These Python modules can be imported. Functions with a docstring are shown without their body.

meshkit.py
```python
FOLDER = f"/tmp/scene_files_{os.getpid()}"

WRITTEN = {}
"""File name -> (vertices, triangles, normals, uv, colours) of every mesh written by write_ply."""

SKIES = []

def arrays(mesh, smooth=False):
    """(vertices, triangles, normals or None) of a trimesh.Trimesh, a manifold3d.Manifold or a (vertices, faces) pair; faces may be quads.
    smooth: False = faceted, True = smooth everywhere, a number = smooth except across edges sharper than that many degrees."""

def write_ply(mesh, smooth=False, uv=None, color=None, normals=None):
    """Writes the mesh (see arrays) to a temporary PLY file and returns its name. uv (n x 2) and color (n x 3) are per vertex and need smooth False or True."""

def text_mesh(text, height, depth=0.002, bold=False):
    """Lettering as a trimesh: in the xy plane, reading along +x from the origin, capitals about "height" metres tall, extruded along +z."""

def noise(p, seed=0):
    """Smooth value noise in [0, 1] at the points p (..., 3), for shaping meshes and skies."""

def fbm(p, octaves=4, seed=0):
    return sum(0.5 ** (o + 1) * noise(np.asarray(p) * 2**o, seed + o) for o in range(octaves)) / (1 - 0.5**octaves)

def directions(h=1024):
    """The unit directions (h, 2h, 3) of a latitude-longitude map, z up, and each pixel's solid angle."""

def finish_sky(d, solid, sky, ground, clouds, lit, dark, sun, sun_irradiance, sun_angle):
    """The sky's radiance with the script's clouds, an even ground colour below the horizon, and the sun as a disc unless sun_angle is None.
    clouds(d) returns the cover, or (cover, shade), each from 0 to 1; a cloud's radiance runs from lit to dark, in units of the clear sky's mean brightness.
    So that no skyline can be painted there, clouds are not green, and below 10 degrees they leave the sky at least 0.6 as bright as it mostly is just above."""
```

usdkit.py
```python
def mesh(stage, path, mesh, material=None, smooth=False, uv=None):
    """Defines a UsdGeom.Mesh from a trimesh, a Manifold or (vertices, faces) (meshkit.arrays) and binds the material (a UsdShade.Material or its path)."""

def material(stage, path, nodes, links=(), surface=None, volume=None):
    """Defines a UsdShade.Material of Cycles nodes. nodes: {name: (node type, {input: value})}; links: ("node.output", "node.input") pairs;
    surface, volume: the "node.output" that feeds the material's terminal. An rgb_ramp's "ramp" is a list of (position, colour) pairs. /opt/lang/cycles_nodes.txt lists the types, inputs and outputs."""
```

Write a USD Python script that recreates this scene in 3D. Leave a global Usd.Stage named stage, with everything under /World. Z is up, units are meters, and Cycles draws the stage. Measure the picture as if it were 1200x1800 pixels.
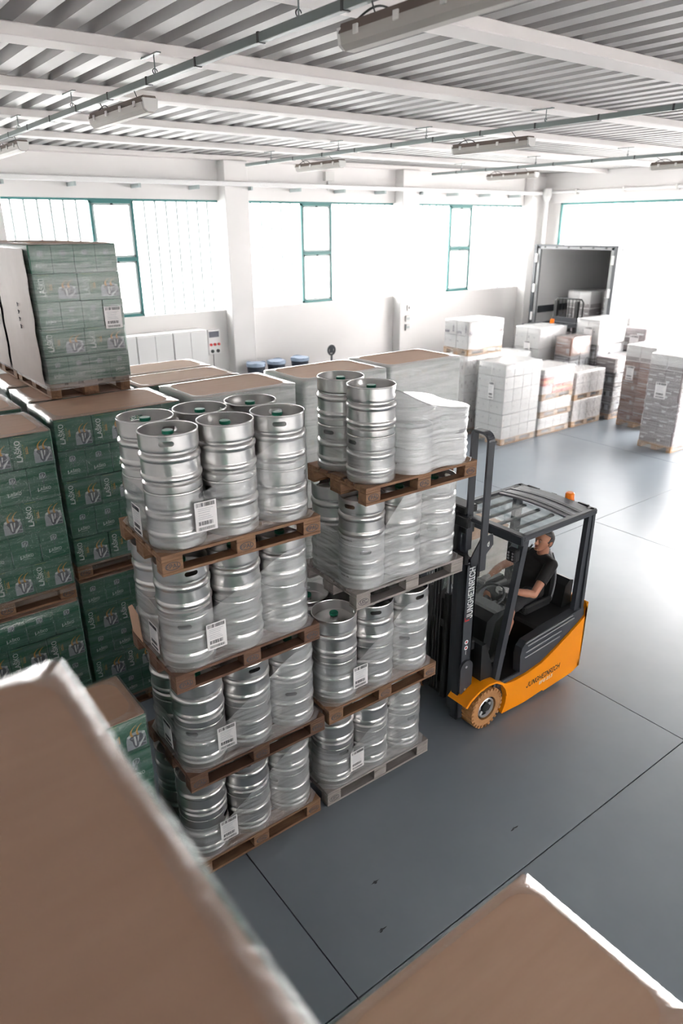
import math, random, numpy as np, trimesh, manifold3d as m3, usdkit, meshkit
from pxr import Usd, UsdGeom, UsdLux, UsdShade, Gf, Sdf
from shapely.geometry import Polygon, Point, MultiPoint, box as sbox
from shapely import affinity

stage = Usd.Stage.CreateInMemory()
UsdGeom.SetStageUpAxis(stage, 'Z'); UsdGeom.SetStageMetersPerUnit(stage, 1.0)
stage.SetDefaultPrim(UsdGeom.Xform.Define(stage, '/World').GetPrim())
RNG = random.Random(7); NP = np.random.default_rng(7); PI = math.pi

# ---------------------------------------------------------------- camera, sky, exposure
YAW, PITCH, ROLL, CAM_H, F_PX = 37.10683, 22.08489, -0.38923, 4.76385, 1237.737
y_, p_, r_ = (math.radians(a) for a in (YAW, PITCH, ROLL))
fwd = np.array([math.sin(y_)*math.cos(p_), math.cos(y_)*math.cos(p_), -math.sin(p_)])
rt0 = np.array([math.cos(y_), -math.sin(y_), 0.0]); up0 = np.cross(rt0, fwd)
rt = math.cos(r_)*rt0 + math.sin(r_)*up0; up = -math.sin(r_)*rt0 + math.cos(r_)*up0
cam = UsdGeom.Camera.Define(stage, '/World/camera')
cam.AddTransformOp().Set(Gf.Matrix4d(*rt, 0, *up, 0, *(-fwd), 0, 0, 0, CAM_H, 1))
cam.CreateHorizontalApertureAttr(24.0); cam.CreateVerticalApertureAttr(36.0)
cam.CreateFocalLengthAttr(24.0*F_PX/1200); cam.CreateClippingRangeAttr(Gf.Vec2f(0.05, 500))
cam.CreateFStopAttr(1.35); cam.CreateFocusDistanceAttr(6.0)
EXPOSURE = -0.08
cam.CreateExposureAttr(EXPOSURE)
SKY = 9.0
dome = UsdLux.DomeLight.Define(stage, '/World/sky_light')
dome.CreateIntensityAttr(SKY); dome.CreateColorAttr(Gf.Vec3f(1.0, 0.96, 0.938))

# ---------------------------------------------------------------- helpers
used = {}
def numbered(parent, name):
    k = (parent, name); n = used.get(k, -1) + 1; used[k] = n
    return name if n == 0 else f'{name}_{n:03d}'
def path_of(p): return str(p.GetPath()) if hasattr(p, 'GetPath') else (p or '/World')
MB = {}
def cat(ms):
    ms = [m for m in ms if m is not None]
    return trimesh.util.concatenate(ms) if len(ms) > 1 else ms[0]
def obj(name, mesh, mat, parent=None, smooth=False, uv=None, label=None, kind=None):
    base = path_of(parent)
    o = usdkit.mesh(stage, f'{base}/{numbered(base, name)}', mesh, M[mat], smooth, uv).GetPrim()
    if label: o.SetCustomDataByKey('label', label)
    if kind: o.SetCustomDataByKey('kind', kind)
    return o
def tag(o, label, category, group=None, kind=None):
    o = o if isinstance(o, Usd.Prim) else o.GetPrim()
    o.SetCustomDataByKey('label', label); o.SetCustomDataByKey('category', category)
    if group: o.SetCustomDataByKey('group', group)
    if kind: o.SetCustomDataByKey('kind', kind)
    return o
def place(x, loc, rz=0, scale=None):
    x = UsdGeom.Xform(x)
    x.AddTranslateOp().Set(Gf.Vec3d(*map(float, loc)))
    if rz: x.AddRotateZOp().Set(float(rz))
    if scale is not None: x.AddScaleOp().Set(Gf.Vec3f(*map(float, scale)))
def thing(name, label, category, loc=(0, 0, 0), rz=0, group=None):
    x = UsdGeom.Xform.Define(stage, '/World/' + numbered('/World', name)); place(x, loc, rz)
    return tag(x.GetPrim(), label, category, group)
stage.CreateClassPrim('/World/kinds')
def kind_of(name):
    used_key = f'/World/kinds/{name}'
    return UsdGeom.Xform.Define(stage, used_key).GetPrim()
def copy(kind, name, label, category, loc, rz=0, group=None, scale=None):
    x = UsdGeom.Xform.Define(stage, '/World/' + numbered('/World', name)); o = x.GetPrim()
    o.GetReferences().AddInternalReference(Sdf.Path(f'/World/kinds/{kind}')); o.SetInstanceable(True)
    place(x, loc, rz, scale)
    return tag(o, label, category, group)
def struct(name, mesh, mat, parent=None, smooth=False):
    return obj(name, mesh, mat, parent, smooth, kind='structure' if parent is None else None)
def structx(name):
    x = UsdGeom.Xform.Define(stage, '/World/' + numbered('/World', name)).GetPrim()
    x.SetCustomDataByKey('kind', 'structure'); return x

def bx(x0, x1, y0, y1, z0, z1):
    m = trimesh.creation.box([x1-x0, y1-y0, z1-z0]); m.apply_translation([(x0+x1)/2, (y0+y1)/2, (z0+z1)/2]); return m
def bb(x0, x1, y0, y1, z0, z1, c=.006):
    """a box with chamfered edges"""
    h = np.array([x1-x0, y1-y0, z1-z0])/2; c = min(c, h.min()*.6); pts = []
    for s in np.ndindex(2, 2, 2):
        s = np.array(s)*2-1
        for k in range(3):
            q = h-c; q = q.copy(); q[k] = h[k]; pts.append(s*q)
    m = trimesh.convex.convex_hull(np.array(pts)); m.apply_translation([(x0+x1)/2, (y0+y1)/2, (z0+z1)/2]); return m
def lathe(profile, n=48):
    return trimesh.creation.revolve(np.array(profile, float), sections=n)
def cyl(p0, p1, r, n=16):
    return trimesh.creation.cylinder(radius=r, segment=[p0, p1], sections=n)
def tube(pts, r, n=8):
    p = np.array(pts, float); t = np.gradient(p, axis=0); t /= np.linalg.norm(t, axis=1, keepdims=True)+1e-12
    a = np.cross(t[0], [0, 0, 1.0]); a = a if np.linalg.norm(a) > .1 else np.cross(t[0], [1.0, 0, 0])
    A = []
    for k in range(len(p)):
        a = a-t[k]*np.dot(a, t[k]); a /= np.linalg.norm(a); A.append(a)
    A = np.array(A); B = np.cross(t, A); an = np.arange(n)*2*PI/n; r = np.broadcast_to(r, (len(p),))
    v = (p[:, None]+r[:, None, None]*(np.cos(an)[None, :, None]*A[:, None]+np.sin(an)[None, :, None]*B[:, None])).reshape(-1, 3)
    f = []
    for i in range(len(p)-1):
        for j in range(n):
            q = [i*n+j, i*n+(j+1) % n, (i+1)*n+(j+1) % n, (i+1)*n+j]; f += [[q[0], q[1], q[2]], [q[0], q[2], q[3]]]
    for c, o in ((0, 1), ((len(p)-1)*n, 0)):
        for j in range(1, n-1): f.append([c, c+j+1, c+j] if o else [c, c+j, c+j+1])
    return trimesh.Trimesh(v, f, process=False)
def extr(poly, h):
    if not isinstance(poly, Polygon): poly = Polygon(poly)
    return trimesh.creation.extrude_polygon(poly, h, engine='earcut')
def prism_xz(pts, y0, y1):
    """an outline drawn in x,z extruded from y0 to y1"""
    m = extr(pts, y1-y0); v = m.vertices.copy(); m.vertices = np.c_[v[:, 0], y1-v[:, 2], v[:, 1]]; m.fix_normals(); return m
def face_y(m, x, z, y):
    """flat artwork drawn in xy turned to stand in the plane y, seen from -y"""
    m = m.copy(); v = m.vertices; m.vertices = np.c_[v[:, 0]+x, y-v[:, 2], v[:, 1]+z]; m.fix_normals(); return m
def text(t, h, bold=True, d=.001):
    m = meshkit.text_mesh(t, h, d, bold); return m
def mv(m, x=0, y=0, z=0):
    m = m.copy(); m.apply_translation([x, y, z]); return m
def rotz(m, deg):
    m = m.copy(); m.apply_transform(trimesh.transformations.rotation_matrix(math.radians(deg), [0, 0, 1])); return m
def rbox(x0, x1, y0, y1, r, n=6):
    return sbox(x0+r, y0+r, x1-r, y1-r).buffer(r, quad_segs=n)

# ---------------------------------------------------------------- materials
M = {}
L = '/World/Looks/'
UsdGeom.Scope.Define(stage, '/World/Looks')
def mat(name, color, rough=.5, metal=0., spec=.5, noise=None, bump=None, **kw):
    """noise=(scale, colour2, detail) mixes a second colour in object space; bump=(scale, strength, distance)"""
    p = {'roughness': rough, 'metallic': metal, 'specular_ior_level': spec, **kw}
    n, l = {'p': ('principled_bsdf', p)}, []
    if noise or bump: n['t'] = ('texture_coordinate', {})
    if noise:
        sc = noise[0] if np.ndim(noise[0]) else (noise[0],)*3
        n['m'] = ('mapping', {'scale': sc}); n['n'] = ('noise_texture', {'scale': 1.0, 'detail': 5.0, 'roughness': .6})
        n['r'] = ('rgb_ramp', {'ramp': [(.3, color), (.7, noise[1])]})
        l += [('t.object', 'm.vector'), ('m.vector', 'n.vector'), ('n.fac', 'r.fac'), ('r.color', 'p.base_color')]
    else: p['base_color'] = color
    if bump:
        sc = bump[0] if np.ndim(bump[0]) else (bump[0],)*3
        n['bm'] = ('mapping', {'scale': sc}); n['bn'] = ('noise_texture', {'scale': 1.0, 'detail': 3.0})
        n['b'] = ('bump', {'strength': bump[1], 'distance': bump[2]})
        l += [('t.object', 'bm.vector'), ('bm.vector', 'bn.vector'), ('bn.fac', 'b.height'), ('b.normal', 'p.normal')]
    M[name] = usdkit.material(stage, L+name, n, l, surface='p.BSDF')
def film_mat(name, lo, hi, su=3., sv=26., slant=0., color=(.86, .88, .89), rough=.25):
    """stretch film: clear between milky streaks that run along the wrap"""
    n = {'a': ('attribute', {'attribute': 'st'}), 'm': ('mapping', {'scale': (su, sv, 1), 'rotation': (0, 0, slant)}),
         'n': ('noise_texture', {'scale': 1.0, 'detail': 6.0, 'roughness': .65, 'distortion': .35}),
         'r': ('map_range', {'from_min': .32, 'from_max': .70, 'to_min': lo, 'to_max': hi, 'clamp': True}),
         'tr': ('transparent_bsdf', {'color': (.97, .975, .975)}), 'gl': ('glossy_bsdf', {'color': (1, 1, 1), 'roughness': .12}),
         'fr': ('layer_weight', {'blend': .5}), 'f1': ('math', {'math_type': 'power', 'value2': 4.0}), 'f2': ('math', {'math_type': 'multiply_add', 'value2': .7, 'value3': .035}), 'c': ('mix_closure', {}),
         'b': ('bump', {'strength': .5, 'distance': .01}),
         'p': ('principled_bsdf', {'base_color': color, 'roughness': rough, 'specular_ior_level': .6}), 'o': ('mix_closure', {})}
    l = [('a.vector', 'm.vector'), ('m.vector', 'n.vector'), ('n.fac', 'r.value'), ('r.result', 'o.fac'), ('fr.facing', 'f1.value1'), ('f1.value', 'f2.value1'), ('f2.value', 'c.fac'),
         ('tr.BSDF', 'c.closure1'), ('gl.BSDF', 'c.closure2'), ('c.closure', 'o.closure1'), ('p.BSDF', 'o.closure2'),
         ('n.fac', 'b.height'), ('b.normal', 'p.normal'), ('b.normal', 'gl.normal')]
    M[name] = usdkit.material(stage, L+name, n, l, surface='o.closure')
def pane_mat(name, clear=(1, 1, 1), milk=.0, mcol=(.9, .92, .92), rough=.03):
    n = {'tr': ('transparent_bsdf', {'color': clear}), 'tl': ('translucent_bsdf', {'color': mcol}), 'x': ('mix_closure', {'fac': milk}),
         'gl': ('glossy_bsdf', {'color': (1, 1, 1), 'roughness': rough}), 'fr': ('layer_weight', {'blend': .5}), 'f1': ('math', {'math_type': 'power', 'value2': 4.5}), 'f2': ('math', {'math_type': 'multiply_add', 'value2': .75, 'value3': .03}), 'o': ('mix_closure', {})}
    l = [('tr.BSDF', 'x.closure1'), ('tl.BSDF', 'x.closure2'), ('fr.facing', 'f1.value1'), ('f1.value', 'f2.value1'), ('f2.value', 'o.fac'), ('x.closure', 'o.closure1'), ('gl.BSDF', 'o.closure2')]
    M[name] = usdkit.material(stage, L+name, n, l, surface='o.closure')

mat('floor', (.170, .198, .226), .35, noise=(1.3, (.192, .220, .247)), bump=(3.0, .04, .02))
mat('joint', (.03, .033, .038), .8)
mat('wall', (.80, .775, .765), .75, noise=(.8, (.82, .795, .785)))
mat('beam', (.80, .76, .745), .6)
mat('deck', (.40, .39, .385), .5)
mat('void', (.03, .03, .03), .9)
mat('teal', (.03, .16, .155), .4)
mat('teal_grey', (.40, .46, .46), .4)
mat('white', (.85, .84, .835), .45)
mat('offwhite', (.70, .69, .67), .5)
mat('steelrail', (.16, .19, .185), .45, metal=.3)
mat('lamp_tub', (.13, .10, .085), .6)
mat('acrylic', (.42, .40, .37), .5, spec=.2)
mat('dark', (.012, .013, .014), .45)
mat('black', (.008, .008, .009), .6)
mat('asphalt', (.55, .55, .55), .9)
mat('kraft', (.50, .315, .215), .7, noise=((1.5, 9, 3), (.54, .35, .245)))
mat('kraft_grey', (.40, .345, .315), .6, noise=((2, 2, 2), (.47, .41, .38)), bump=(4, .2, .02))
mat('green', (.027, .122, .075), .42, noise=(2.5, (.040, .152, .094)))
mat('print_white', (.72, .74, .73), .5)
mat('print_grey', (.40, .42, .46), .5)
mat('print_dark', (.105, .11, .14), .5)
mat('print_gold', (.62, .30, .045), .5)
mat('print_olive', (.20, .24, .05), .5)
mat('paper', (.83, .815, .815), .7)
mat('ink', (.06, .06, .07), .7)
mat('steel', (.80, .79, .78), .29, metal=1., noise=((4, 4, 14), (.72, .715, .705)), bump=((60, 60, 4), .03, .002))
mat('cap_green', (.01, .22, .13), .35)
for k, a, b in (('wood', (.28, .16, .09), (.155, .08, .045)), ('wood_dark', (.17, .09, .055), (.10, .052, .034)), ('wood_grey', (.34, .31, .29), (.22, .20, .185)), ('wood_light', (.52, .34, .19), (.40, .24, .13))):
    mat(k, a, .75, noise=((3, 26, 26), b), bump=((4, 40, 40), .25, .006))
film_mat('film_thin', .02, .22, 1.6, 34, .10)
film_mat('film_far', .0, .34, 1.2, 12, .35)
film_mat('film_kegs', .04, .40, 1.1, 30, .16)
film_mat('film_heavy', .30, .92, 2.0, 34, .06, rough=.2)
film_mat('film_mid', .10, .62, 1.4, 30, .10)
film_mat('film_green', .0, .16, 1.6, 18, 0)
film_mat('film_milk', .42, .88, 1.2, 20, .03, color=(.93, .945, .94))
film_mat('film_rim', .0, .11, 3, 12, 0, rough=.3)
film_mat('film_white', .04, .42, 2.0, 18, .12)
pane_mat('window_glass', (.97, .98, .98), .22)
pane_mat('channel_glass', (.93, .94, .94), .35)
pane_mat('clear_glass', (.86, .885, .88), .02, rough=.02)
mat('carton_white', (.70, .685, .68), .6)
mat('carton_pale', (.60, .575, .565), .6)
mat('carton_brown', (.25, .145, .115), .6)
mat('carton_mauve', (.29, .25, .255), .6)
mat('carton_dark', (.055, .045, .05), .55)
mat('carton_red', (.50, .09, .08), .55)
mat('carton_orange', (.78, .45, .28), .55)
mat('violet', (.10, .075, .13), .5)
mat('fork_black', (.010, .011, .012), .45)
mat('fork_grey', (.040, .045, .053), .40)
mat('fork_roof', (.20, .205, .215), .42)
mat('orange', (.86, .275, .003), .30, spec=.4)
mat('tyre', (.45, .225, .085), .75, noise=(9, (.34, .16, .06)), bump=(30, .3, .004))
mat('rim_steel', (.62, .63, .64), .35, metal=.8)
mat('chrome', (.8, .8, .8), .12, metal=1.)
mat('red', (.6, .03, .03), .5)
mat('yellow', (.75, .50, .03), .5)
mat('beacon', (.95, .22, .01), .25)
mat('skin', (.46, .215, .135), .5, subsurface_weight=.06)
mat('hair', (.035, .032, .032), .7, noise=(60, (.075, .072, .072)))
mat('shirt', (.0095, .0095, .0105), .85, bump=(14, .5, .015))
mat('trousers', (.014, .0155, .018), .85, bump=(14, .4, .015))
mat('glove', (.50, .47, .46), .7)
mat('trailer', (.80, .80, .80), .5)
mat('trailer_frame', (.24, .245, .25), .5)
mat('violet_print', (.10, .07, .12), .5)
mat('trailer_dark', (.06, .065, .075), .5)
mat('bin', (.012, .018, .032), .5)
mat('liner', (.35, .43, .55), .5)
# ---------------------------------------------------------------- the hall
WY, RX, LX, BY, CEIL = 15.0, 18.9, -5.0, -9.0, 6.17
floor = structx('floor')
obj('slab_bed', bx(LX, RX+14, BY, 24, -.25, -.1), 'joint', floor)
gx = [LX]+[1.957+4.155*k for k in range(-1, 5)]+[RX]; gy = [BY]+[2.44+3.9*k for k in range(-2, 4)]+[WY+.2]
for i in range(len(gx)-1):
    for j in range(len(gy)-1):
        g = .0045
        obj('slab', bb(gx[i]+g, gx[i+1]-g, gy[j]+g, gy[j+1]-g, -.1, 0, .002), 'floor', floor)
for q, (sx, sy) in enumerate(((2.62, 3.06), (2.40, 2.72), (5.3, 4.2), (3.9, 2.75))):
    obj('scuff', mv(extr(affinity.scale(Polygon([(math.cos(a)*(.03+.025*math.sin(a*3+q)), math.sin(a)*(.012+.008*math.cos(a*4+q))) for a in np.linspace(0, 2*PI, 17)[:-1]]), 1.0, .8), .0006), sx, sy, 0), 'joint', floor)
obj('yard_slab', bx(RX+.01, RX+14, BY, 24, -.1, -.002), 'asphalt', floor)
# corrugated roof deck: ribs run towards the window wall
pitch, pts = .30, []
x = LX-.1
while x < RX+.4:
    pts += [(x, CEIL), (x+.150, CEIL), (x+.180, CEIL+.10), (x+.270, CEIL+.10)]; x += pitch
pts += [(x, CEIL), (x, CEIL+.2), (LX-.1, CEIL+.2)]
struct('ceiling', prism_xz(pts, BY, WY+.1), 'deck')
for k in range(-6, 6):
    y0 = 4.22+2.099*k
    if y0 > BY: struct('roof_beam', bb(LX, RX, y0, y0+.28, CEIL-.09, CEIL, .008), 'beam')
# window wall with four bays
cols = [3.2-5.1*1, 3.2, 8.31, 13.4, 18.5]
wl = structx('wall_far')
obj('spandrel', bx(LX, RX, WY-.05, WY+.2, 0, 3.0), 'wall', wl)
obj('lintel', bx(LX, RX, WY-.05, WY+.2, 5.31, CEIL), 'wall', wl)
obj('roof_closure', bx(LX-.3, RX+.3, WY+.1, WY+.2, CEIL, CEIL+.2), 'wall', wl)
obj('wall_end', bx(LX, cols[0]-.2, WY-.05, WY+.2, 3.0, 5.31), 'wall', wl)
for c in cols: struct('column', bb(c-.29, c+.29, WY-.35, WY+.2, 0, CEIL-.09, .012), 'wall')
def window(n, x0, x1, cx0, cx1, y):
    w = structx(f'window_{n}')
    obj('head_frame', bb(x0, x1, y-.06, y+.02, 5.265, 5.31), 'teal', w)
    obj('sill_frame', bb(x0, x1, y-.04, y+.02, 2.995, 3.02), 'teal_grey', w)
    fr = [bb(cx0, cx0+.055, y-.06, y+.02, 3.0, 5.28), bb(cx1-.055, cx1, y-.06, y+.02, 3.0, 5.28), bb(cx0, cx1, y-.06, y+.02, 3.0, 3.06), bb(cx0, cx1, y-.06, y+.02, 5.22, 5.28)]
    obj('casement_frame', cat(fr), 'teal', w)
    for za, zb in ((3.05, 4.13), (4.19, 5.23)):
        s = [bb(cx0+.055, cx0+.1, y-.05, y+.01, za, zb), bb(cx1-.1, cx1-.055, y-.05, y+.01, za, zb), bb(cx0+.055, cx1-.055, y-.05, y+.01, za, za+.05), bb(cx0+.055, cx1-.055, y-.05, y+.01, zb-.05, zb)]
        sash = obj('sash', cat(s), 'teal_grey', w)
        obj('pane', bx(cx0+.09, cx1-.09, y-.025, y-.015, za+.04, zb-.04), 'window_glass', sash)
        obj('latch', bb((cx0+cx1)/2-.025, (cx0+cx1)/2+.025, y-.075, y-.05, zb-.045, zb-.01), 'dark', sash)
    obj('mid_rail', bb(cx0+.05, cx1-.05, y-.06, y+.02, 4.12, 4.2), 'teal', w)
    for a, b in ((x0, cx0), (cx1, x1)):
        k = max(1, round((b-a)/.25)); s = (b-a)/k
        for i in range(k):
            obj('glass_panel', bx(a+i*s+.006, a+(i+1)*s-.006, y-.02, y+.02, 3.0, 5.28), 'channel_glass', w)
            if i: obj('panel_joint', bx(a+i*s-.018, a+i*s+.018, y-.03, y+.018, 3.0, 5.28), 'teal_grey', w)
window(1, cols[1]+.29, cols[2]-.29, 5.19, 6.10, WY+.08)
window(2, cols[2]+.29, cols[3]-.29, 10.22, 11.13, WY+.08)
window(3, cols[3]+.29, cols[4]-.29, 15.21, 16.10, WY+.08)
window(4, cols[0]+.29, cols[1]-.29, .1, 1.0, WY+.08)
# gable wall with the wide loading opening
wr = structx('wall_right')
OY0, OY1, OZ = 3.2, 14.12, 5.36
obj('wall_pier', bx(RX, RX+.3, OY1, WY+.2, 0, CEIL), 'wall', wr)
obj('wall_pier', bx(RX, RX+.3, BY, OY0, 0, CEIL), 'wall', wr)
obj('lintel', bx(RX-.12, RX+.3, OY0, OY1+.6, OZ, CEIL-.005), 'wall', wr)
obj('roof_closure', bx(RX+.2, RX+.3, BY, WY+.2, CEIL, CEIL+.2), 'wall', wr)
ds = structx('door_1')
obj('frame_post', bb(RX-.03, RX+.08, OY1-.07, OY1, 0, OZ), 'teal', ds)
obj('frame_head', bb(RX-.03, RX+.08, OY0, OY1, OZ-.06, OZ), 'teal', ds)
k = 34; s = (OY1-.07-OY0)/k
for i in range(k):
    obj('glass_panel', bx(RX+.02, RX+.05, OY0+i*s+.007, OY0+(i+1)*s-.007, 4.35, OZ-.06), 'channel_glass', ds)
    if i: obj('panel_joint', bx(RX+.025, RX+.045, OY0+i*s-.012, OY0+i*s+.012, 4.35, OZ-.06), 'offwhite', ds)
obj('door_rail', bb(RX, RX+.07, OY0, OY1-.07, 4.27, 4.35), 'white', ds)
# the sides of the hall behind the photographer, with daylight openings
wL = structx('wall_left')
obj('wall_panel', bx(LX-.3, LX, BY, WY+.2, 0, CEIL+.2), 'wall', wL)
wb = structx('wall_back')
obj('wall_panel', bx(LX, RX+.3, BY-.3, BY, 0, 2.2), 'wall', wb)
obj('lintel', bx(LX, RX+.3, BY-.3, BY, 3.5, CEIL+.2), 'wall', wb)
for c in np.linspace(LX, RX, 6): obj('pier', bx(c-.9, c+.9, BY-.3, BY, 2.2, 3.5), 'wall', wb)
# cable ducts, lamps and the white rail along the window wall
def rail(x, label):
    t = thing('cable_duct', label, 'cable duct', (x, 0, 5.9), 0)
    obj('duct', bb(-.025, .025, -3, 13.5, -.028, .028, .004), 'steelrail', t)
    for k in range(-3, 5):
        y0 = 4.22+2.099*k+.14-.2
        h = obj('hanger', cat([bx(-.004, .004, y0-.004, y0+.004, .03, .18), bx(-.02, .02, y0-.1, y0+.22, .165, .175), bx(-.02, .02, y0+.2, y0+.206, .17, .27)]), 'steelrail', t)
        obj('hook', tube([(0.02*math.cos(a), y0, .05+.02*math.sin(a)) for a in np.linspace(0, 5.5, 12)], .004, 5), 'dark', h)
    for y0 in np.arange(-2.6, 13.4, .9): obj('strap', bb(-.029, .029, y0-.012, y0+.012, -.032, .032, .002), 'dark', t)
    return t
def lamp(x, y, label, rx):
    t = thing('fluorescent_lamp', label, 'ceiling lamp', (x, y, 5.74), 0, None)
    prof = [(-.075, .02), (-.055, .07), (.055, .07), (.075, .02)]
    def bar(p, y0, y1): return prism_xz(p, y0, y1)
    obj('tub', bar(prof, -.66, .66), 'lamp_tub', t)
    obj('diffuser', bar([(-.072, .02), (.072, .02), (.062, -.035), (.03, -.06), (-.03, -.06), (-.062, -.035)], -.65, .65), 'acrylic', t)
    for s in (-1, 1): obj('end_cap', bar([(-.07, .05), (.07, .05), (.06, -.03), (.03, -.052), (-.03, -.052), (-.06, -.03)], *( (.65, .68) if s > 0 else (-.68, -.65))), 'offwhite', t)
    for yy in (-.5, -.17, .17, .5):
        for s in (-1, 1): obj('clip', bb(s*.078-.006, s*.078+.006, yy-.02, yy+.02, -.005, .04, .002), 'offwhite', t)
    for yy in (-.42, .42): obj('hanger', tube([(0, yy, .065), (rx-x, yy, .135)], .004, 6), 'dark', t)
    obj('cable', tube([(0, .6+.0*a, .07) if a < 0 else (.02*math.sin(a*3), .62-.33*a, .07+.05*math.sin(a*PI)) for a in np.linspace(0, 1, 12)], .006, 6), 'dark', t)
rail(2.85, 'grey cable duct hung under the roof beams, nearest the photographer')
rail(7.9, 'grey cable duct hung under the beams across the middle of the hall')
rail(13.0, 'thin grey cable duct farthest away, near the loading door')
lamp(2.88, 3.05, 'fluorescent lamp closest to the camera at the top of the photo', 2.85)
lamp(2.88, 7.15, 'dusty fluorescent lamp hanging above the tall green pallet stack', 2.85)
lamp(2.88, 11.15, 'fluorescent lamp cut by the left photo edge near the window wall', 2.85)
lamp(8.0, 7.2, 'fluorescent lamp under the middle cable duct, in the right half', 7.9)
lamp(8.0, 11.15, 'fluorescent lamp near the window wall above the second window', 7.9)
lamp(13.1, 11.15, 'fluorescent lamp near the far corner above the third window', 13.0)
lamp(13.3, 7.35, 'fluorescent lamp at the right photo edge under the farthest duct', 13.0)
t = thing('wall_conduit', 'white horizontal conduit on brackets along the window wall', 'conduit', (0, WY-.42, 5.62))
obj('conduit', bb(LX, RX-.1, -.05, .05, -.045, .045, .01), 'white', t)
for x in np.arange(1.0, 18, 1.27): obj('bracket', prism_xz([(x-.02, -.045), (x+.02, -.045), (x+.02, -.12), (x-.02, -.12)], -.05, .40), 'teal_grey', t)
t = thing('wall_pipe', 'white pipe with clamps along the beam above the loading door', 'pipe', (RX-.2, 0, 5.65))
obj('pipe', cyl((0, 2, 0), (0, 14.5, 0), .035), 'white', t)
for y in np.arange(3, 14.4, 1.5): obj('clamp', bb(-.05, .09, y-.03, y+.03, -.07, .06), 'offwhite', t)
t = thing('drain_pipe', 'white vertical downpipe in the corner beside the loading door', 'pipe', (RX-.28, 14.45, 0))
obj('pipe', cyl((0, 0, 0), (0, 0, 5.5), .06), 'white', t); obj('hopper', lathe([(0, 5.4), (.07, 5.4), (.13, 5.55), (.13, 5.75), (0, 5.75)], 20), 'white', t)
t = thing('junction_box', 'small white junction box above the second window', 'junction box', (10.95, WY-.05, 5.76))
obj('box', bb(-.13, .13, -.12, 0, 0, .2), 'offwhite', t); obj('conduit', bx(-.02, .02, -.06, -.02, -.2, 0), 'white', t)
t = thing('light_switch', 'small light switch high on the second column', 'switch', (13.4, WY-.35, 2.68))
obj('plate', bb(-.05, .05, -.03, 0, -.06, .1), 'offwhite', t); obj('rocker', bb(-.015, .015, -.04, -.03, .0, .06), 'dark', t)
for z, lb in ((2.43, 'upper grey socket box on the second column'), (2.2, 'lower grey socket box on the second column')):
    t = thing('socket_box', lb, 'socket', (13.36, WY-.35, z)); obj('housing', bb(-.07, .07, -.05, 0, -.08, .08), 'offwhite', t)
    for s in (-.03, .03): obj('outlet', bb(s-.02, s+.02, -.056, -.05, -.03, .03), 'teal_grey', t)
for k, (x0, lb) in enumerate(((4.84, 'white two-door locker left, partly behind the tall green stack'), (5.66, 'white two-door locker in the middle under the first window'), (6.48, 'white two-door locker right, beside the control panel'))):
    t = thing('locker', lb, 'locker', (x0, WY-.475, 0))
    obj('body', bb(0, .805, .02, .42, 0, 2.66), 'white', t)
    for j in (0, 1):
        d = obj('door', bb(.006+.4*j, .40+.4*j, 0, .02, .06, 2.63, .003), 'white', t); obj('handle', bb(.35+.11*j, .37+.11*j, -.02, 0, 1.2, 1.35), 'offwhite', d)
t = thing('control_panel', 'white wall control panel with grey display and red buttons', 'control panel', (7.62, WY-.05, 2.1))
obj('housing', bb(-.15, .15, -.1, 0, -.05, .5), 'white', t); obj('display', bb(-.13, .12, -.105, -.1, .33, .46), 'print_dark', t)
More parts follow.
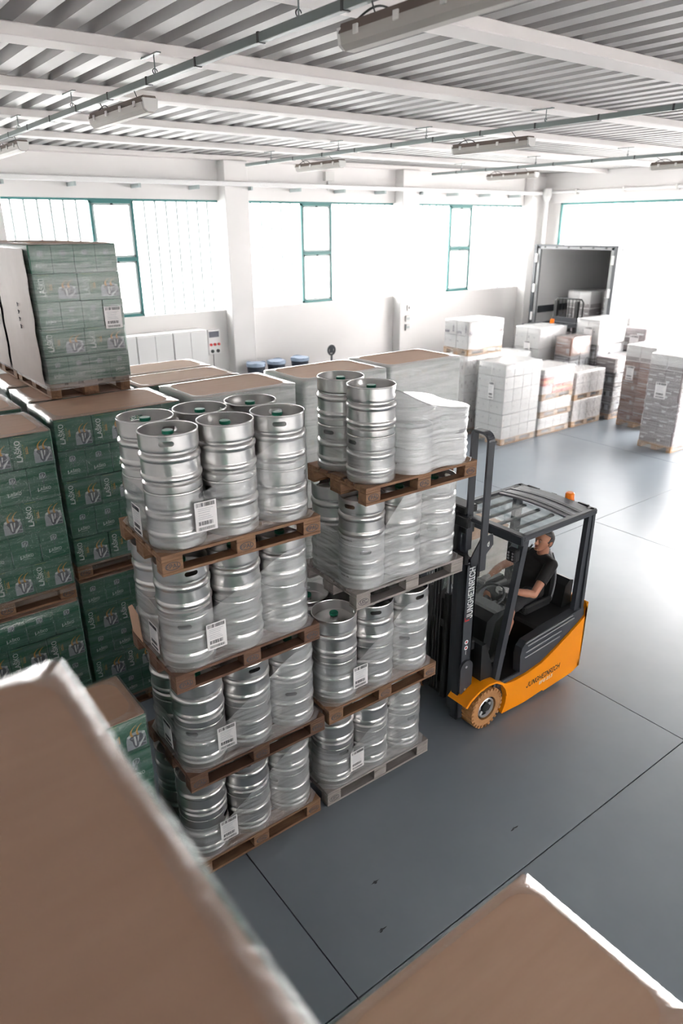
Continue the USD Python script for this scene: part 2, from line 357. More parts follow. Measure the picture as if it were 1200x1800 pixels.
for x in (-.1, 0, .1): obj('button', cyl((x, -.1, .17), (x, -.13, .17), .03), 'red', t)
for x in (-.07, .07): obj('socket', cyl((x, -.1, .02), (x, -.12, .02), .04), 'dark', t)
obj('cable', tube([(-.04, -.08, -.05), (-.05, -.07, -.6), (-.04, -.06, -2.05)], .008, 6), 'dark', t)
# three bins with blue liners on a bench, and the handle of a stacker, behind the green pallets
t = thing('workbench', 'low white bench by the window wall that carries three bins', 'bench', (9.0, 14.2, 0))
obj('bench_top', bb(-1.2, .9, -.3, .4, 1.24, 1.29), 'white', t)
for x in (-1.1, .8):
    for y in (-.22, .32): obj('leg', bx(x-.03, x+.03, y-.03, y+.03, 0, 1.24), 'offwhite', t)
for x, lb in ((8.3, 'dark blue bin with pale liner, leftmost of three by the wall'), (8.85, 'dark blue bin with pale liner, middle of three by the wall'), (9.52, 'dark blue bin with pale liner, rightmost of three by the wall')):
    t = thing('waste_bin', lb, 'bin', (x, 14.2, 1.29))
    obj('bin_body', lathe([(0, 0), (.17, 0), (.215, .56), (.205, .56), (.165, .02), (0, .02)], 24), 'bin', t, 40)
    th = np.linspace(0, 2*PI, 33); top = [(.225*math.cos(a), .225*math.sin(a), .572+.018*math.sin(3*a+x*7)) for a in th]; bot = [(.222*math.cos(a), .222*math.sin(a), .50) for a in th]
    v = np.array(top+bot); n = len(th); f = [[i, i+1, n+i+1, n+i] for i in range(n-1)]
    ring = (v, np.array(f)); obj('liner', trimesh.Trimesh(*meshkit.arrays(ring)[:2], process=False), 'liner', t)
    obj('liner_top', mv(lathe([(0, -.02), (.1, .0), (.2, .0), (.222, -.01), (.2, -.03), (0, -.03)], 20), 0, 0, .572), 'liner', t, True)
t = thing('stacker', 'grey stacker with oval tiller handle rising behind the green pallets', 'stacker', (10.3, 14.0, 0))
obj('tiller', tube([(0, 0, .3), (0, -.02, 1.2), (.02, 0, 1.86)], .028, 10), 'fork_grey', t)
obj('handle', tube([(.02+.1*math.sin(a), 0, 1.97+.11*math.cos(a)*-1) for a in np.linspace(0, 2*PI, 25)], .024, 8), 'fork_grey', t)
obj('switch_head', bb(-.03, .07, -.03, .03, 1.9, 2.06, .01), 'fork_grey', t)
obj('mast', bb(-.3, .3, .12, .2, .05, 1.55), 'fork_grey', t); obj('body', bb(-.3, .3, -.1, .5, .0, .7, .03), 'fork_grey', t)
# ---------------------------------------------------------------- pallets
def make_pallet(kind, wood, stamp=None):
    k = kind_of(kind)
    for y, w in ((0, .145), (.1775, .1), (.3275, .145), (.5225, .1), (.655, .145)): obj('deck_board', bb(0, 1.2, y, y+w, .122, .144, .003), wood, k)
    for x, w in ((0, .145), (.5275, .145), (1.055, .145)): obj('stringer_board', bb(x, x+w, 0, .8, .1, .122, .003), wood, k)
    for x in (0, .5275, 1.055):
        for y, w in ((0, .1), (.3275, .145), (.7, .1)): obj('block', bb(x, x+.145, y, y+w, .022, .1, .004), wood, k)
    for y, w in ((0, .1), (.3275, .145), (.7, .1)): obj('bottom_board', bb(0, 1.2, y, y+w, 0, .022, .003), wood, k)
    if stamp:
        tx = text(stamp, .028, True, .001)
        el = trimesh.creation.extrude_polygon(affinity.scale(Point(0, 0).buffer(.052), 1, .55).difference(affinity.scale(Point(0, 0).buffer(.048), 1, .5)), .001, engine='earcut')
        for x in ((.0725, .6, 1.1275) if stamp == 'EPAL' else (.0725,)):
            w = tx.bounds[1]-tx.bounds[0]
            obj('stamp', face_y(cat([mv(tx, -w[0]/2-tx.bounds[0][0], -.013), el]), x, .061, 0), 'ink', k)
make_pallet('pallet_brown', 'wood', 'EPAL'); make_pallet('pallet_dark', 'wood_dark', 'EPAL'); make_pallet('pallet_grey', 'wood_grey', 'UIC'); make_pallet('pallet_pale', 'wood_light')
def pallet(kind, label, x, y, z, rz=0, turned=False, group=None):
    """(x, y) is the corner nearest the camera; turned: the long side runs away from the camera"""
    if turned: return copy(kind, 'wooden_pallet', label, 'pallet', (x+.8, y, z), 90+rz, group)
    return copy(kind, 'wooden_pallet', label, 'pallet', (x, y, z), rz, group)

def cling(z):
    q = ((z-.144) % .38)/.38
    return .0065*sum(math.exp(-((q-c)/.045)**2) for c in (.25, .585))+.004*(q > .78 or q < .1)-.004
def film(name, label, poly, z0, ztop, m, rows=12, amp=.004, ribs=0, streak=0, loc=(0, 0, 0), rz=0, rim=None, cap=False, group=None, seed=0, step=.035, parent=None, skirt=None):
    ring = np.array(poly.exterior.coords)[:-1]
    if not poly.exterior.is_ccw: ring = ring[::-1]
    ln = poly.exterior.length; n = max(24, int(ln/step)); ext = Polygon(ring).exterior
    s = np.arange(n+1)/n*ln; P = np.array([ext.interpolate(a % ln).coords[0] for a in s]); N = np.roll(P[:-1], -1, 0)-np.roll(P[:-1], 1, 0); N = np.c_[N[:, 1], -N[:, 0]]; N /= np.linalg.norm(N, axis=1, keepdims=True); N = np.vstack([N, N[:1]])
    V, U = [], []
    for r in range(rows+1):
        q = r/rows
        for i in range(n+1):
            zt = ztop(*P[i]) if callable(ztop) else ztop
            zb = z0(*P[i]) if callable(z0) else z0
            z = zb+(zt-zb)*q
            d = amp*(meshkit.fbm(np.array([P[i][0]*3+seed, P[i][1]*3, z*9.0]), 3, seed)*2-1)
            if ribs: d += cling(z)*ribs
            if streak: d += streak*(meshkit.fbm(np.array([s[i]*2.2+seed, z*30+s[i]*1.5, seed]), 3, seed+5)-.5)
            V.append((P[i][0]+N[i][0]*d, P[i][1]+N[i][1]*d, z)); U.append((s[i], z))
    F = []
    for r in range(rows):
        for i in range(n):
            a = r*(n+1)+i; F += [[a, a+1, a+n+2], [a, a+n+2, a+n+1]]
    if skirt is not None:
        b0 = len(V)
        for i in range(n+1):
            q = skirt.exterior.interpolate(skirt.exterior.project(Point(*P[i]))); V.append((q.x+.003*NP.random(), q.y+.003*NP.random(), .1475+.003*NP.random())); U.append((s[i], .02))
        for i in range(n): F += [[b0+i, b0+i+1, i+1], [b0+i, i+1, i]]
    if rim or cap:
        c = np.array(poly.centroid.coords[0]); base = rows*(n+1)
        if rim:
            inner = Polygon(ring).buffer(-rim).buffer(-.13).buffer(.13)
            start = len(V)
            for i in range(n+1):
                # nearest direction towards the centre, clipped on the inner rounded outline
                q = inner.exterior.interpolate(inner.exterior.project(Point(*(P[i]+(c-P[i])*.12))))
                V.append((q.x, q.y, V[base+i][2]+.004+.004*NP.random())); U.append((s[i], V[base+i][2]+.1))
            for i in range(n): F += [[base+i, base+i+1, start+i+1], [base+i, start+i+1, start+i]]
        else:
            prev = base
            for q in (.25, .5, .75, .97):
                start = len(V)
                for i in range(n+1):
                    p = P[i]+(c-P[i])*q; zt = ztop(*p) if callable(ztop) else ztop
                    V.append((p[0], p[1], zt+.012*(meshkit.fbm(np.array([p[0]*4+seed, p[1]*4, 0]), 3, seed)-.5))); U.append((s[i], zt+q*.3))
                for i in range(n): F += [[prev+i, prev+i+1, start+i+1], [prev+i, start+i+1, start+i]]
                prev = start
    me = trimesh.Trimesh(np.array(V), np.array(F), process=False)
    if parent is not None: return obj(name, me, m, parent, True, np.array(U))
    o = obj(name, me, m, None, True, np.array(U)); place(o, loc, rz)
    return tag(o, label, 'stretch film', group)

def label_sheet(label, x, y, z, rz=0, w=.15, h=.205, m='paper'):
    t = thing('label_sheet', label, 'label', (x, y, z), rz)
    obj('sheet', bb(-w/2, w/2, -.002, 0, -h/2, h/2, .0004), m, t)
    r = random.Random(5); bars = []
    for zc, hh, x0, x1 in ((.40, .13, -.42, .42), (-.22, .13, -.36, .30), (-.40, .10, -.38, .38)):
        q = x0
        while q < x1:
            b = r.choice((.008, .014, .024, .034)); bars.append(bx(q*w, (q+b)*w, -.003, -.002, (zc-hh/2)*h, (zc+hh/2)*h)); q += b+r.choice((.012, .02, .03))
    obj('barcode', cat(bars), 'ink', t, kind='stuff')
    obj('print_lines', cat([bx(-.36*w, (.1+.25*r.random())*w, -.003, -.002, q*h, (q+.012)*h) for q in (.26, .2, .13, .05, -.02, -.08)]), 'print_grey', t)

# ---------------------------------------------------------------- kegs
KH = .38
def make_keg(kind, a0):
    k = kind_of(kind); R = .192
    prof = [(0, .02), (.12, .02), (.160, .032), (.168, .03), (.172, .006), (.178, 0), (.186, .001), (.188, .012), (.188, .048), (.183, .055), (.178, .060), (.178, .066),
            (.186, .072), (.1925, .082), (.1945, .094), (.1925, .106), (.187, .114), (.186, .120), (.186, .196), (.187, .202), (.1925, .210), (.1945, .222), (.1925, .234), (.186, .244),
            (.178, .250), (.178, .262), (.184, .266), (.187, .272), (.188, .285), (.188, .366), (.190, .372), (.188, .379), (.182, .380), (.179, .374), (.179, .300), (.172, .296), (.12, .306), (.06, .312), (.04, .314), (0, .314)]
    m = lathe(prof[::1], 56); m.fix_normals()
    if m.volume < 0: m.invert()
    mf = m3.Manifold(m3.Mesh(np.asarray(m.vertices, np.float32), np.asarray(m.faces, np.uint32)))
    for a in (a0, a0+180):
        c = m3.CrossSection.square((.062, .001), True).offset(.016, m3.JoinType.Round, 2, 16).extrude(.12).rotate((90, 0, 90)).translate((.13, 0, .326)).rotate((0, 0, a))
        mf = mf-c
    body = mf.to_mesh(); o = obj('keg_body', trimesh.Trimesh(body.vert_properties[:, :3], body.tri_verts, process=False), 'steel', k, 28)
    obj('valve_neck', lathe([(0, .31), (.034, .31), (.034, .335), (.026, .338), (.026, .350), (0, .350)], 24), 'steel', k, 30)
    obj('cap', lathe([(0, .345), (.036, .345), (.037, .348), (.037, .362), (.034, .367), (0, .367)], 28), 'cap_green', k, 30)
for i in range(4): make_keg(f'keg_{"abcd"[i]}', (20, 62, 110, 155)[i])
COLN, ROWN = ('left', 'middle', 'right'), ('front', 'back')
def kegs(x, y, z, rz, sz, where, skip=()):
    """two tiers of six kegs on a pallet whose corner is (x, y, z)"""
    c, s = math.cos(math.radians(rz)), math.sin(math.radians(rz))
    for tier in (0, 1):
        for r in (0, 1):
            for q in (0, 1, 2):
                if (tier, r, q) in skip: continue
                px, py = (.205, .6, .995)[q], (.205, .597)[r]
                copy('keg_'+'abcd'[RNG.randrange(4)], 'beer_keg', f'ribbed steel keg, {("lower", "upper")[tier]} {ROWN[r]} {COLN[q]}, {where}', 'keg',
                     (x+px*c-py*s, y+px*s+py*c, z+.144+tier*KH*sz), RNG.choice((0, 25, 180, 205)), 'steel kegs on the stacked pallets', (1, 1, sz))
def keg_hull(skip=(), pinch=1.2):
    u = MultiPoint([(px, py) for q, px in enumerate((.205, .6, .995)) for r, py in enumerate((.205, .597)) if (r, q) not in skip]).buffer(.199, quad_segs=12)
    u = u.buffer(pinch, quad_segs=10).buffer(-pinch, quad_segs=10)
    return Polygon(u.exterior)
SK = sbox(.0, .0, 1.2, .8)
LV = [(1.511, 3.914, 0, 0, .895), (1.539, 3.885, .895, -.86, 1.773), (1.519, 3.899, 1.773, -.74, 2.701), (1.502, 3.869, 2.701, -2.3, 3.605)]
RV = [(2.783, 3.908, 0, -.63, .937), (2.764, 3.841, .937, -.86, 1.863), (3.113, 3.922, 1.863, -1.4, 2.778), (3.161, 3.87, 2.778, -1.0, 3.67)]
NM = ('bottom', 'third', 'second', 'top'); OR = ('bottom pallet', 'third pallet down', 'second pallet down', 'top pallet')
for i, (x, y, z, rz, nz) in enumerate(LV):
    sz = (nz-z-.144)/(2*KH)
    pallet(('pallet_brown', 'pallet_dark', 'pallet_dark', 'pallet_brown')[i], f'worn wooden pallet under kegs, {NM[i] if i in (0, 3) else NM[i]+" from the top"} of the left keg stack', x, y, z, rz)
    kegs(x, y, z, rz, sz, f'{OR[i]} of the left keg stack')
    lo, hi = ((.40, .62), (.42, .68), (.34, .70), (.30, .68))[3-i] if i < 3 else (.36, .62)
    film('stretch_film', f'clear stretch film around the kegs, {OR[i]} of the left keg stack', keg_hull(), .15, lambda px, py, lo=lo, hi=hi: .15+lo*1.0+(hi-lo)*min(1, max(0, (px-.35)/.6)), 'film_kegs' if i < 3 else 'film_thin', 34, .002, skirt=SK, ribs=1, streak=.002, loc=(x, y, z), rz=rz, seed=i)
for i, (x, y, z, rz, nz) in enumerate(RV):
    sz = (nz-z-.144)/(2*KH)
    pallet(('pallet_grey', 'pallet_brown', 'pallet_grey', 'pallet_brown')[i], f'{("grey weathered", "brown", "pale film-smeared", "brown")[i]} wooden pallet, {NM[i] if i in (0, 3) else NM[i]+" from the top"} of the right keg stack', x, y, z, rz)
    sk = () if i < 3 else [(1, r, q) for r in (0, 1) for q in (1, 2)]
    kegs(x, y, z, rz, sz, f'{OR[i]} of the right keg stack', sk)
    where = f'{OR[i]} of the right keg stack'
    if i < 2: film('stretch_film', f'clear stretch film around the kegs, {where}', keg_hull(), .15, lambda px, py: .15+.36+.34*min(1, max(0, (px-.35)/.5)), 'film_kegs', 34, .002, skirt=SK, ribs=1, streak=.002, loc=(x, y, z), rz=rz, seed=10+i)
    elif i == 2: film('stretch_film', f'thick milky stretch film around the kegs, {where}', keg_hull(), .13, lambda px, py: .15+.45+.29*min(1, max(0, (px-.25)/.25)), 'film_mid', 40, .004, skirt=SK, ribs=1, streak=.010, loc=(x, y, z), rz=rz, seed=12)
    else:
        def top(px, py): return .144+.47+.22*max(0, 1-max(0, px-.40)/.55)**1.5+.012*math.sin(px*9)
        hull = keg_hull([(r, 0) for r in (0, 1)], .35)
        film('stretch_film', f'opaque white stretch film sloping over single kegs, {where}', hull, .12, top, 'film_heavy', 40, .008, skirt=sbox(.5, .0, 1.2, .8), ribs=.8, streak=.032, loc=(x, y, z), rz=rz, cap=True, seed=13, step=.025)
        film('stretch_film', f'thin stretch film around the two tall keg columns, {where}', keg_hull([(r, q) for r in (0, 1) for q in (1, 2)]), .13, .50, 'film_thin', 24, .003, ribs=1, streak=.005, loc=(x, y, z), rz=rz, seed=14)
for x, y, z, rz, lb in ((1.826, 3.852, 3.05, -2, 'barcode label on the front film, top pallet of the left kegs'), (1.845, 3.885, 2.14, -1, 'barcode label on the front film, second pallet of the left kegs'), (1.854, 3.872, 1.27, -1, 'barcode label on the front film, third pallet of the left kegs'), (1.821, 3.90, .37, 0, 'barcode label on the front film, bottom pallet of the left kegs'),
                        (3.081, 3.826, 1.30, -1, 'barcode label on the film, third pallet of the right kegs'), (3.103, 3.894, .37, 0, 'barcode label on the film, bottom pallet of the right kegs'),
                        (1.497, 4.19, 3.0, -92, 'barcode label on the left end, top pallet of the left kegs'), (1.500, 4.15, 2.13, -91, 'barcode label on the left end, second pallet of the left kegs'), (1.522, 4.17, 1.28, -91, 'barcode label on the left end, third pallet of the left kegs')):
    label_sheet(lb, x, y, z, rz)

t = obj('cardboard_scrap', cat([prism_xz([(0, 0), (.20, 0), (.24, .19), (.15, .25), (.03, .22)], 0, .005)]), 'kraft'); place(t, (1.524, 4.46, 1.918), 88)
tag(t, 'small brown cardboard scrap standing behind the second left keg pallet', 'cardboard')
# ---------------------------------------------------------------- green beer cartons
def emblem(par, s, x, z, y):
    """the ibex emblem: arched grey shield, horned head with dark markings"""
    sh = Polygon([(-.5, -.5), (.5, -.5), (.5, .05)]+[(.5*math.cos(a), .05+.42*math.sin(a)) for a in np.linspace(0, PI, 14)]+[(-.5, .05)])
    sh = affinity.translate(affinity.scale(sh, s, s, origin=(0, 0)), 0, 0)
    e = obj('emblem', face_y(extr(sh, .0008), x, z, y), 'print_grey', par)
    def poly(p, d=.0016): return face_y(extr(affinity.scale(Polygon(p), s, s, origin=(0, 0)), d), x, z, y)
    obj('emblem_marks', cat([poly([(-.34, .16), (-.2, .3), (.26, .3), (.36, .12), (.3, -.06), (.14, -.2), (.06, -.42), (-.06, -.48), (-.16, -.34), (-.2, -.05)]), poly([(.16, -.22), (.34, -.02), (.48, .0), (.48, -.3)]), poly([(.1, -.47), (.47, -.47), (.47, -.36), (.2, -.27)])]), 'print_dark', e)
    obj('emblem_face', cat([poly([(-.12, .2), (-.03, .22), (.0, -.1), (-.02, -.34), (-.09, -.3), (-.11, -.02)], .0024), poly([(.08, .2), (.16, .18), (.1, -.1), (.05, -.16)], .0024), poly([(.06, -.45), (.14, -.46), (.44, -.04), (.36, -.03), (.14, -.28)], .0024), poly([(-.46, .28), (-.34, .2), (-.26, .3), (-.36, .36)], .0024), poly([(.3, .28), (.4, .2), (.48, .3), (.38, .38)], .0024)]), 'print_white', e)
    return e, poly
def make_cartons():
    W, D, H = .335, .24, .286
    k = kind_of('ram_carton'); obj('carton_body', bb(0, W-.002, 0, D, 0, H-.002, .006), 'green', k)
    t = text('LAŠKO', .042, True, .001); t = rotz(t, 90); t.apply_translation([-t.bounds[0][0], -t.bounds[0][1], 0]); t.apply_scale([1, .178/(t.bounds[1][1]), 1])
    obj('lettering', cat([face_y(t, .022, .065, 0), bx(.05, .080, -.001, 0, .060, .067), bx(.074, .080, -.001, 0, .060, .105)]), 'print_white', k)
    obj('small_print', cat([bx(.094, .102, -.001, 0, .085+.021*i, .100+.021*i) for i in range(6)]+[bx(.03, .12, -.001, 0, .27, .275)]), 'print_olive', k)
    obj('gold_print', cat([bx(.112+.012*j, .119+.012*j, -.001, 0, .12+.02*i, .133+.02*i+.01*j) for i in range(3) for j in range(2)]), 'print_gold', k)
    e, poly = emblem(k, .145, .245, .102, 0)
    def horn(sg):
        a = np.linspace(0, 1, 10); c = np.c_[sg*.15-.04-.08*np.sin(a*PI)+.24*a**2, .26+.62*a-.06*a**3]; w = .058*(1-.7*a)
        return Polygon(np.vstack([c+np.c_[w, 0*w], (c-np.c_[w, 0*w])[::-1]]))
    obj('emblem_horns', cat([poly(horn(-1).exterior.coords, .003), poly(horn(1).exterior.coords, .003)]), 'print_gold', e)
    k = kind_of('crest_carton'); W = .24; obj('carton_body', bb(0, W-.002, 0, .335, 0, H-.002, .006), 'green', k)
    e, _ = emblem(k, .056, .12, .205, 0); obj('stem', bx(.117, .123, -.001, 0, .125, .172), 'print_dark', e)
    t = text('LAŠKO', .026, True, .001); t.apply_translation([-t.bounds[:, 0].mean(), 0, 0]); t.apply_scale([.105/(t.bounds[1][0]-t.bounds[0][0]), 1, 1])
    obj('lettering', cat([face_y(t, .12, .075, 0), bx(.064, .072, -.001, 0, .066, .1), bx(.09, .15, -.001, 0, .060, .063)]), 'print_white', k)
    obj('edge_line', bx(.001, .004, -.001, 0, .04, .16), 'print_grey', k)
make_cartons()
def block(where, label, x, y, z, w, d, layers, lh, split='x', gap=.002, m='green'):
    t = thing('carton_block', label, 'cartons', (x, y, z))
    for k in range(layers):
        for i in (0, 1):
            if split == 'x': b = bb(i*w/2, (i+1)*w/2-gap, 0, d, k*lh, (k+1)*lh-gap, .006)
            else: b = bb(0, w, i*d/2, (i+1)*d/2-gap, k*lh, (k+1)*lh-gap, .006)
            obj('carton', b, m, t)
    return t
ORD = ('first', 'second', 'third', 'fourth', 'fifth', 'sixth')
LAY = ('top layer', 'second layer', 'third layer', 'fourth layer', 'bottom layer')
def green_load(where, x, y, z, w=1.2, d=.8, seq='LSLSL', lh=.287, flush='left', flm='film_green', rim=True, n_front=9, fill=True, order=None):
    """seq: layers from the top; L ram cartons lengthwise, S crest cartons end-on"""
    for k, c in enumerate(seq):
        zz = z+(len(seq)-1-k)*lh; jx = RNG.uniform(-.006, .006); jy = RNG.uniform(-.004, .008); sz = lh/.287
        cw = .335 if c == 'L' else .24; n = int(round(w/cw-.2)); sx = 1.0
        if w < 1: n = 2 if c == 'L' else 4; sx = w/n/cw
        xs = [i*cw*sx for i in range(n)]; rest = w-n*cw*sx
        if flush == 'right': xs = [w-(i+1)*cw*sx for i in range(n)]
        side = 'left' if flush == 'left' else 'right'
        for i, q in enumerate(xs[:n_front]):
            nm, kd = ('printed_carton', 'ram_carton') if c == 'L' else ('printed_carton', 'crest_carton')
            copy(kd, nm, f'green {"goat-head" if c == "L" else "small-crest"} carton, {ORD[i]} from {side}, {LAY[k]}, {where}', 'carton', (x+q+jx, y+jy, zz), 0, 'green beer cartons', (sx, 1, sz))
        if rest > .1 and n_front > 3:
            copy('crest_carton', 'printed_carton', f'narrow end carton of the {LAY[k]}, {where}', 'carton', (x+(n*cw if flush == 'left' else 0)+jx, y+jy, zz), 0, 'green beer cartons', (rest/.24, 1, sz))
    if fill: block(where, f'plain green cartons behind the front row of {where}', x+.003, y+.355, z, w-.006, d-.355, len(seq), lh)
    H = len(seq)*lh
    obj_sheet = obj('cardboard_sheet', mv(extr(rbox(.004, w-.004, .004, d-.004, .02), .004), 0, 0, 0), 'kraft'); place(obj_sheet, (x, y, z+H)); tag(obj_sheet, f'brown cardboard sheet on top of {where}', 'cardboard')
    film('stretch_film', f'shiny stretch film wrapped around {where}', rbox(-.012, w+.012, -.012, d+.014, .025, 4), -.06, H+.006, flm, 15, .007, loc=(x, y, z), rz=0, rim=.07 if rim else None, seed=int(x*10+y), step=.05)
def green_stack(where, x, y, n=2, flush='left', flm='film_green', low_front=9, seqs=('SLSLS', 'LSLSL'), flm_low=None):
    for lv in range(n):
        z = lv*1.617; nm = ('lower load' if lv == 0 else 'upper load')+' '+where if n > 1 else 'load '+where
        pallet('pallet_brown', f'wooden pallet under the {nm}', x, y, z)
        green_load(nm, x, y, z+.144, seq=seqs[lv] if n > 1 else seqs[-1], flush=flush, flm=(flm_low or flm) if lv == 0 else flm, n_front=low_front if lv == 0 else 9)
green_stack('at far left', .31, 6.03, 2, 'right', low_front=3)
green_stack('behind left kegs', 1.625, 6.34, 2, low_front=3)
green_stack('between keg stacks', 2.96, 6.31, 2, flm='film_milk', low_front=0)
green_stack('behind right kegs', 4.29, 6.36, 2, flm='film_milk', low_front=0)
green_stack('right end of row', 5.57, 6.39, 2, flm='film_milk', low_front=4, flm_low='film_milk')
def hidden_stack(where, x, y, w=1.2, d=.8):
    """second row: only the tops show"""
    for lv in (0, 1):
        z = lv*1.617
        pallet('pallet_brown', f'pallet {("low", "high")[lv]} in the hidden {where}', x, y, z)
        block(where, f'{("lower", "upper")[lv]} green cartons of the {where}', x, y+.003, z+.144, w, d-.006, 5, .287)
    s = obj('cardboard_sheet', extr(rbox(.004, w-.004, .004, d-.004, .02), .004), 'kraft'); place(s, (x, y, 3.196)); tag(s, f'brown cardboard sheet on top of {where}', 'cardboard')
    film('stretch_film', f'stretch film around the {where}', rbox(-.008, w+.008, -.008, d+.008, .02, 4), 2.6, 3.2, 'film_green', 6, .004, loc=(x, y, 0), rz=0, rim=.07, seed=int(x*9), step=.05)
hidden_stack('second-row stack left', .33, 7.0, 1.2, .8)
hidden_stack('third-row stack left', .33, 7.86, 1.2, .8)
hidden_stack('stack carrying the tall load', 1.66, 7.18, 1.05, .8)
hidden_stack('stack carrying the tall load behind', 1.66, 8.02, 1.05, .9)
hidden_stack('second-row stack by the lockers', 2.76, 7.17, 1.2, .66)
hidden_stack('third-row stack by the lockers', 2.76, 7.85, 1.2, .62)
# the tall third-level load by the first window and its neighbour behind it
for j, (yy, wn) in enumerate(((7.15, 'tall load by the left window'), (8.42, 'tall load behind at the left edge'))):
    pallet('pallet_brown', f'wooden pallet under the {wn}', 1.86, yy, 3.205, turned=True)
    if j == 0: green_load(wn, 1.86, yy, 3.349, .82, 1.2, 'SLSLS', .2555, flm='film_kegs', rim=True)
    else:
        block(wn, f'plain green cartons of the {wn}', 1.86, yy, 3.349, .82, 1.18, 5, .2555, 'y')
        s = obj('cardboard_sheet', extr(rbox(.004, .816, .004, 1.19, .02), .004), 'kraft'); place(s, (1.86, yy, 3.349+5*.2555)); tag(s, f'brown cardboard sheet on the {wn}', 'cardboard')
        film('stretch_film', f'stretch film around the {wn}', rbox(-.012, .832, -.012, 1.2, .03), -.05, 1.285, 'film_kegs', 14, .01, loc=(1.86, yy, 3.349), rz=0, rim=.07, seed=3, step=.05)
    n, q = 16, 10; V, F = [], []
    for a in range(q+1):
        for b in range(n+1):
            yv, zv = b/n*(1.17-.06*j), a/q*1.25
            V.append((-.016-.012*meshkit.fbm(np.array([yv*4, zv*4, j]), 3, 4), yv+.03+(.02*math.sin(zv*17) if b in (0, n) else 0), zv))
    for a in range(q):
        for b in range(n):
            i = a*(n+1)+b; F += [[i, i+1, i+n+2], [i, i+n+2, i+n+1]]
    g = trimesh.Trimesh(np.array(V), np.array(F), process=False); g2 = g.copy(); g2.apply_translation([-.004, 0, 0]); g2.invert()
    s = obj('side_sheet', cat([g, g2]), 'kraft_grey', None, True); place(s, (1.845, yy, 3.34)); tag(s, f'creased grey-brown cardboard sheet on the side of the {wn}', 'cardboard')
    if j == 0: obj('handwriting', cat([tube([(-.034, .47, .74-.07*i), (-.034, .52, .75-.07*i), (-.034, .50, .72-.07*i), (-.034, .53, .715-.07*i)], .004, 5) for i in range(4)]), 'ink', s)
label_sheet('barcode label on the film of the tall load by the window', 2.56, 7.125, 3.94, 0, .17, .21)
# loads near the camera
pallet('pallet_brown', 'wooden pallet under the low load left of the keg stack', .155, 4.0, 0)
green_load('low load left of the keg stack', .155, 4.10, .144, 1.2, .57, 'LSLSL', .287, 'right', n_front=3)
def tall_near(where, x1, y1, top, w, d, levels, sheet='kraft'):
    x, y = x1-w, y1-d; h = top/levels
    for lv in range(levels):
        z = lv*h; lh = (h-.144-.004)/5
        pallet('pallet_brown', f'pallet {("lowest", "middle", "highest")[lv] if levels > 1 else ""} under the {where}'.replace('  ', ' '), x, y, z, turned=w < 1)
        block(where, f'{("lower", "upper")[lv]} plain cartons of the {where}', x, y, z+.144, w, d, 5, lh, 'x' if w > 1 else 'y')
    s = obj('cardboard_sheet', mv(extr(rbox(.0, w, .0, d, .012), .004)), 'kraft'); place(s, (x, y, top-.004)); tag(s, f'brown cardboard sheet on top of the {where}', 'cardboard')
    film('stretch_film', f'wrinkled stretch film over the edges of the {where}', rbox(-.012, w+.012, -.012, d+.012, .02, 5), top-1.2, top+.003, 'film_rim', 16, .006, loc=(x, y, 0), rz=0, rim=.062, seed=5, step=.02)
tall_near('blurred load at bottom left', .372, 1.80, 3.65, .86, 1.5, 2)
tall_near('load at bottom right corner', 2.28, 1.522, 1.75, 1.24, .86, 1)
# low wrapped load seen through the cab
pallet('pallet_pale', 'wooden pallet under the low load beyond the forklift cab', 6.0, 5.5, 0)
green_load('low load beyond the forklift', 6.0, 5.5, .144, 1.15, .8, 'LSL', .287, flm='film_milk', rim=True)
# ---------------------------------------------------------------- wrapped goods along the far side
def carton_kind(kind, m, marks, mm):
    """unit carton 1 x 1 x 1; marks = flat print on the two faces that look at the camera"""
    k = kind_of(kind); obj('carton_body', bb(.008, .992, .004, .992, 0, .985, .03), m, k)
    if marks:
        obj('print', cat([bx(a, b, -.006, 0, c, d) for a, b, c, d in marks]+[bx(-.006, 0, 1-b, 1-a, c, d) for a, b, c, d in marks]), mm, k)
carton_kind('white_marked', 'carton_white', [(.12, .18, .5, .6), (.55, .6, .5, .58), (.05, .95, .96, .97)], 'print_dark')
carton_kind('pale_speckled', 'carton_pale', [(.08, .2, .55, .75), (.3, .36, .3, .5), (.55, .68, .6, .7), (.8, .9, .35, .55), (.45, .5, .15, .3)], 'carton_mauve')
carton_kind('pale_striped', 'carton_white', [(.05, .95, .08, .3)], 'carton_mauve')
carton_kind('brown_lettered', 'carton_brown', [(.1, .8, .62, .70), (.1, .45, .48, .53), (.72, .9, .15, .40)], 'print_grey')
carton_kind('mauve_lettered', 'carton_mauve', [(.08, .5, .55, .62), (.62, .9, .7, .78), (.1, .3, .2, .35)], 'print_white')
carton_kind('dark_lettered', 'carton_dark', [(.1, .3, .3, .65), (.42, .58, .3, .65), (.7, .88, .3, .65), (.1, .9, .8, .84)], 'print_grey')
carton_kind('violet_marked', 'carton_pale', [(.06, .42, .1, .3), (.7, .8, .2, .62), (.72, .78, .62, .75)], 'violet_print')
carton_kind('red_banded', 'carton_red', [(.0, 1, .32, .68)], 'carton_orange')
CN = {'white_marked': 'white', 'pale_speckled': 'speckled', 'pale_striped': 'striped', 'brown_lettered': 'brown', 'mauve_lettered': 'grey-brown', 'dark_lettered': 'dark', 'red_banded': 'red-banded', 'violet_marked': 'violet-printed'}
NTH = ('first', 'second', 'third', 'fourth', 'fifth', 'sixth', 'seventh')
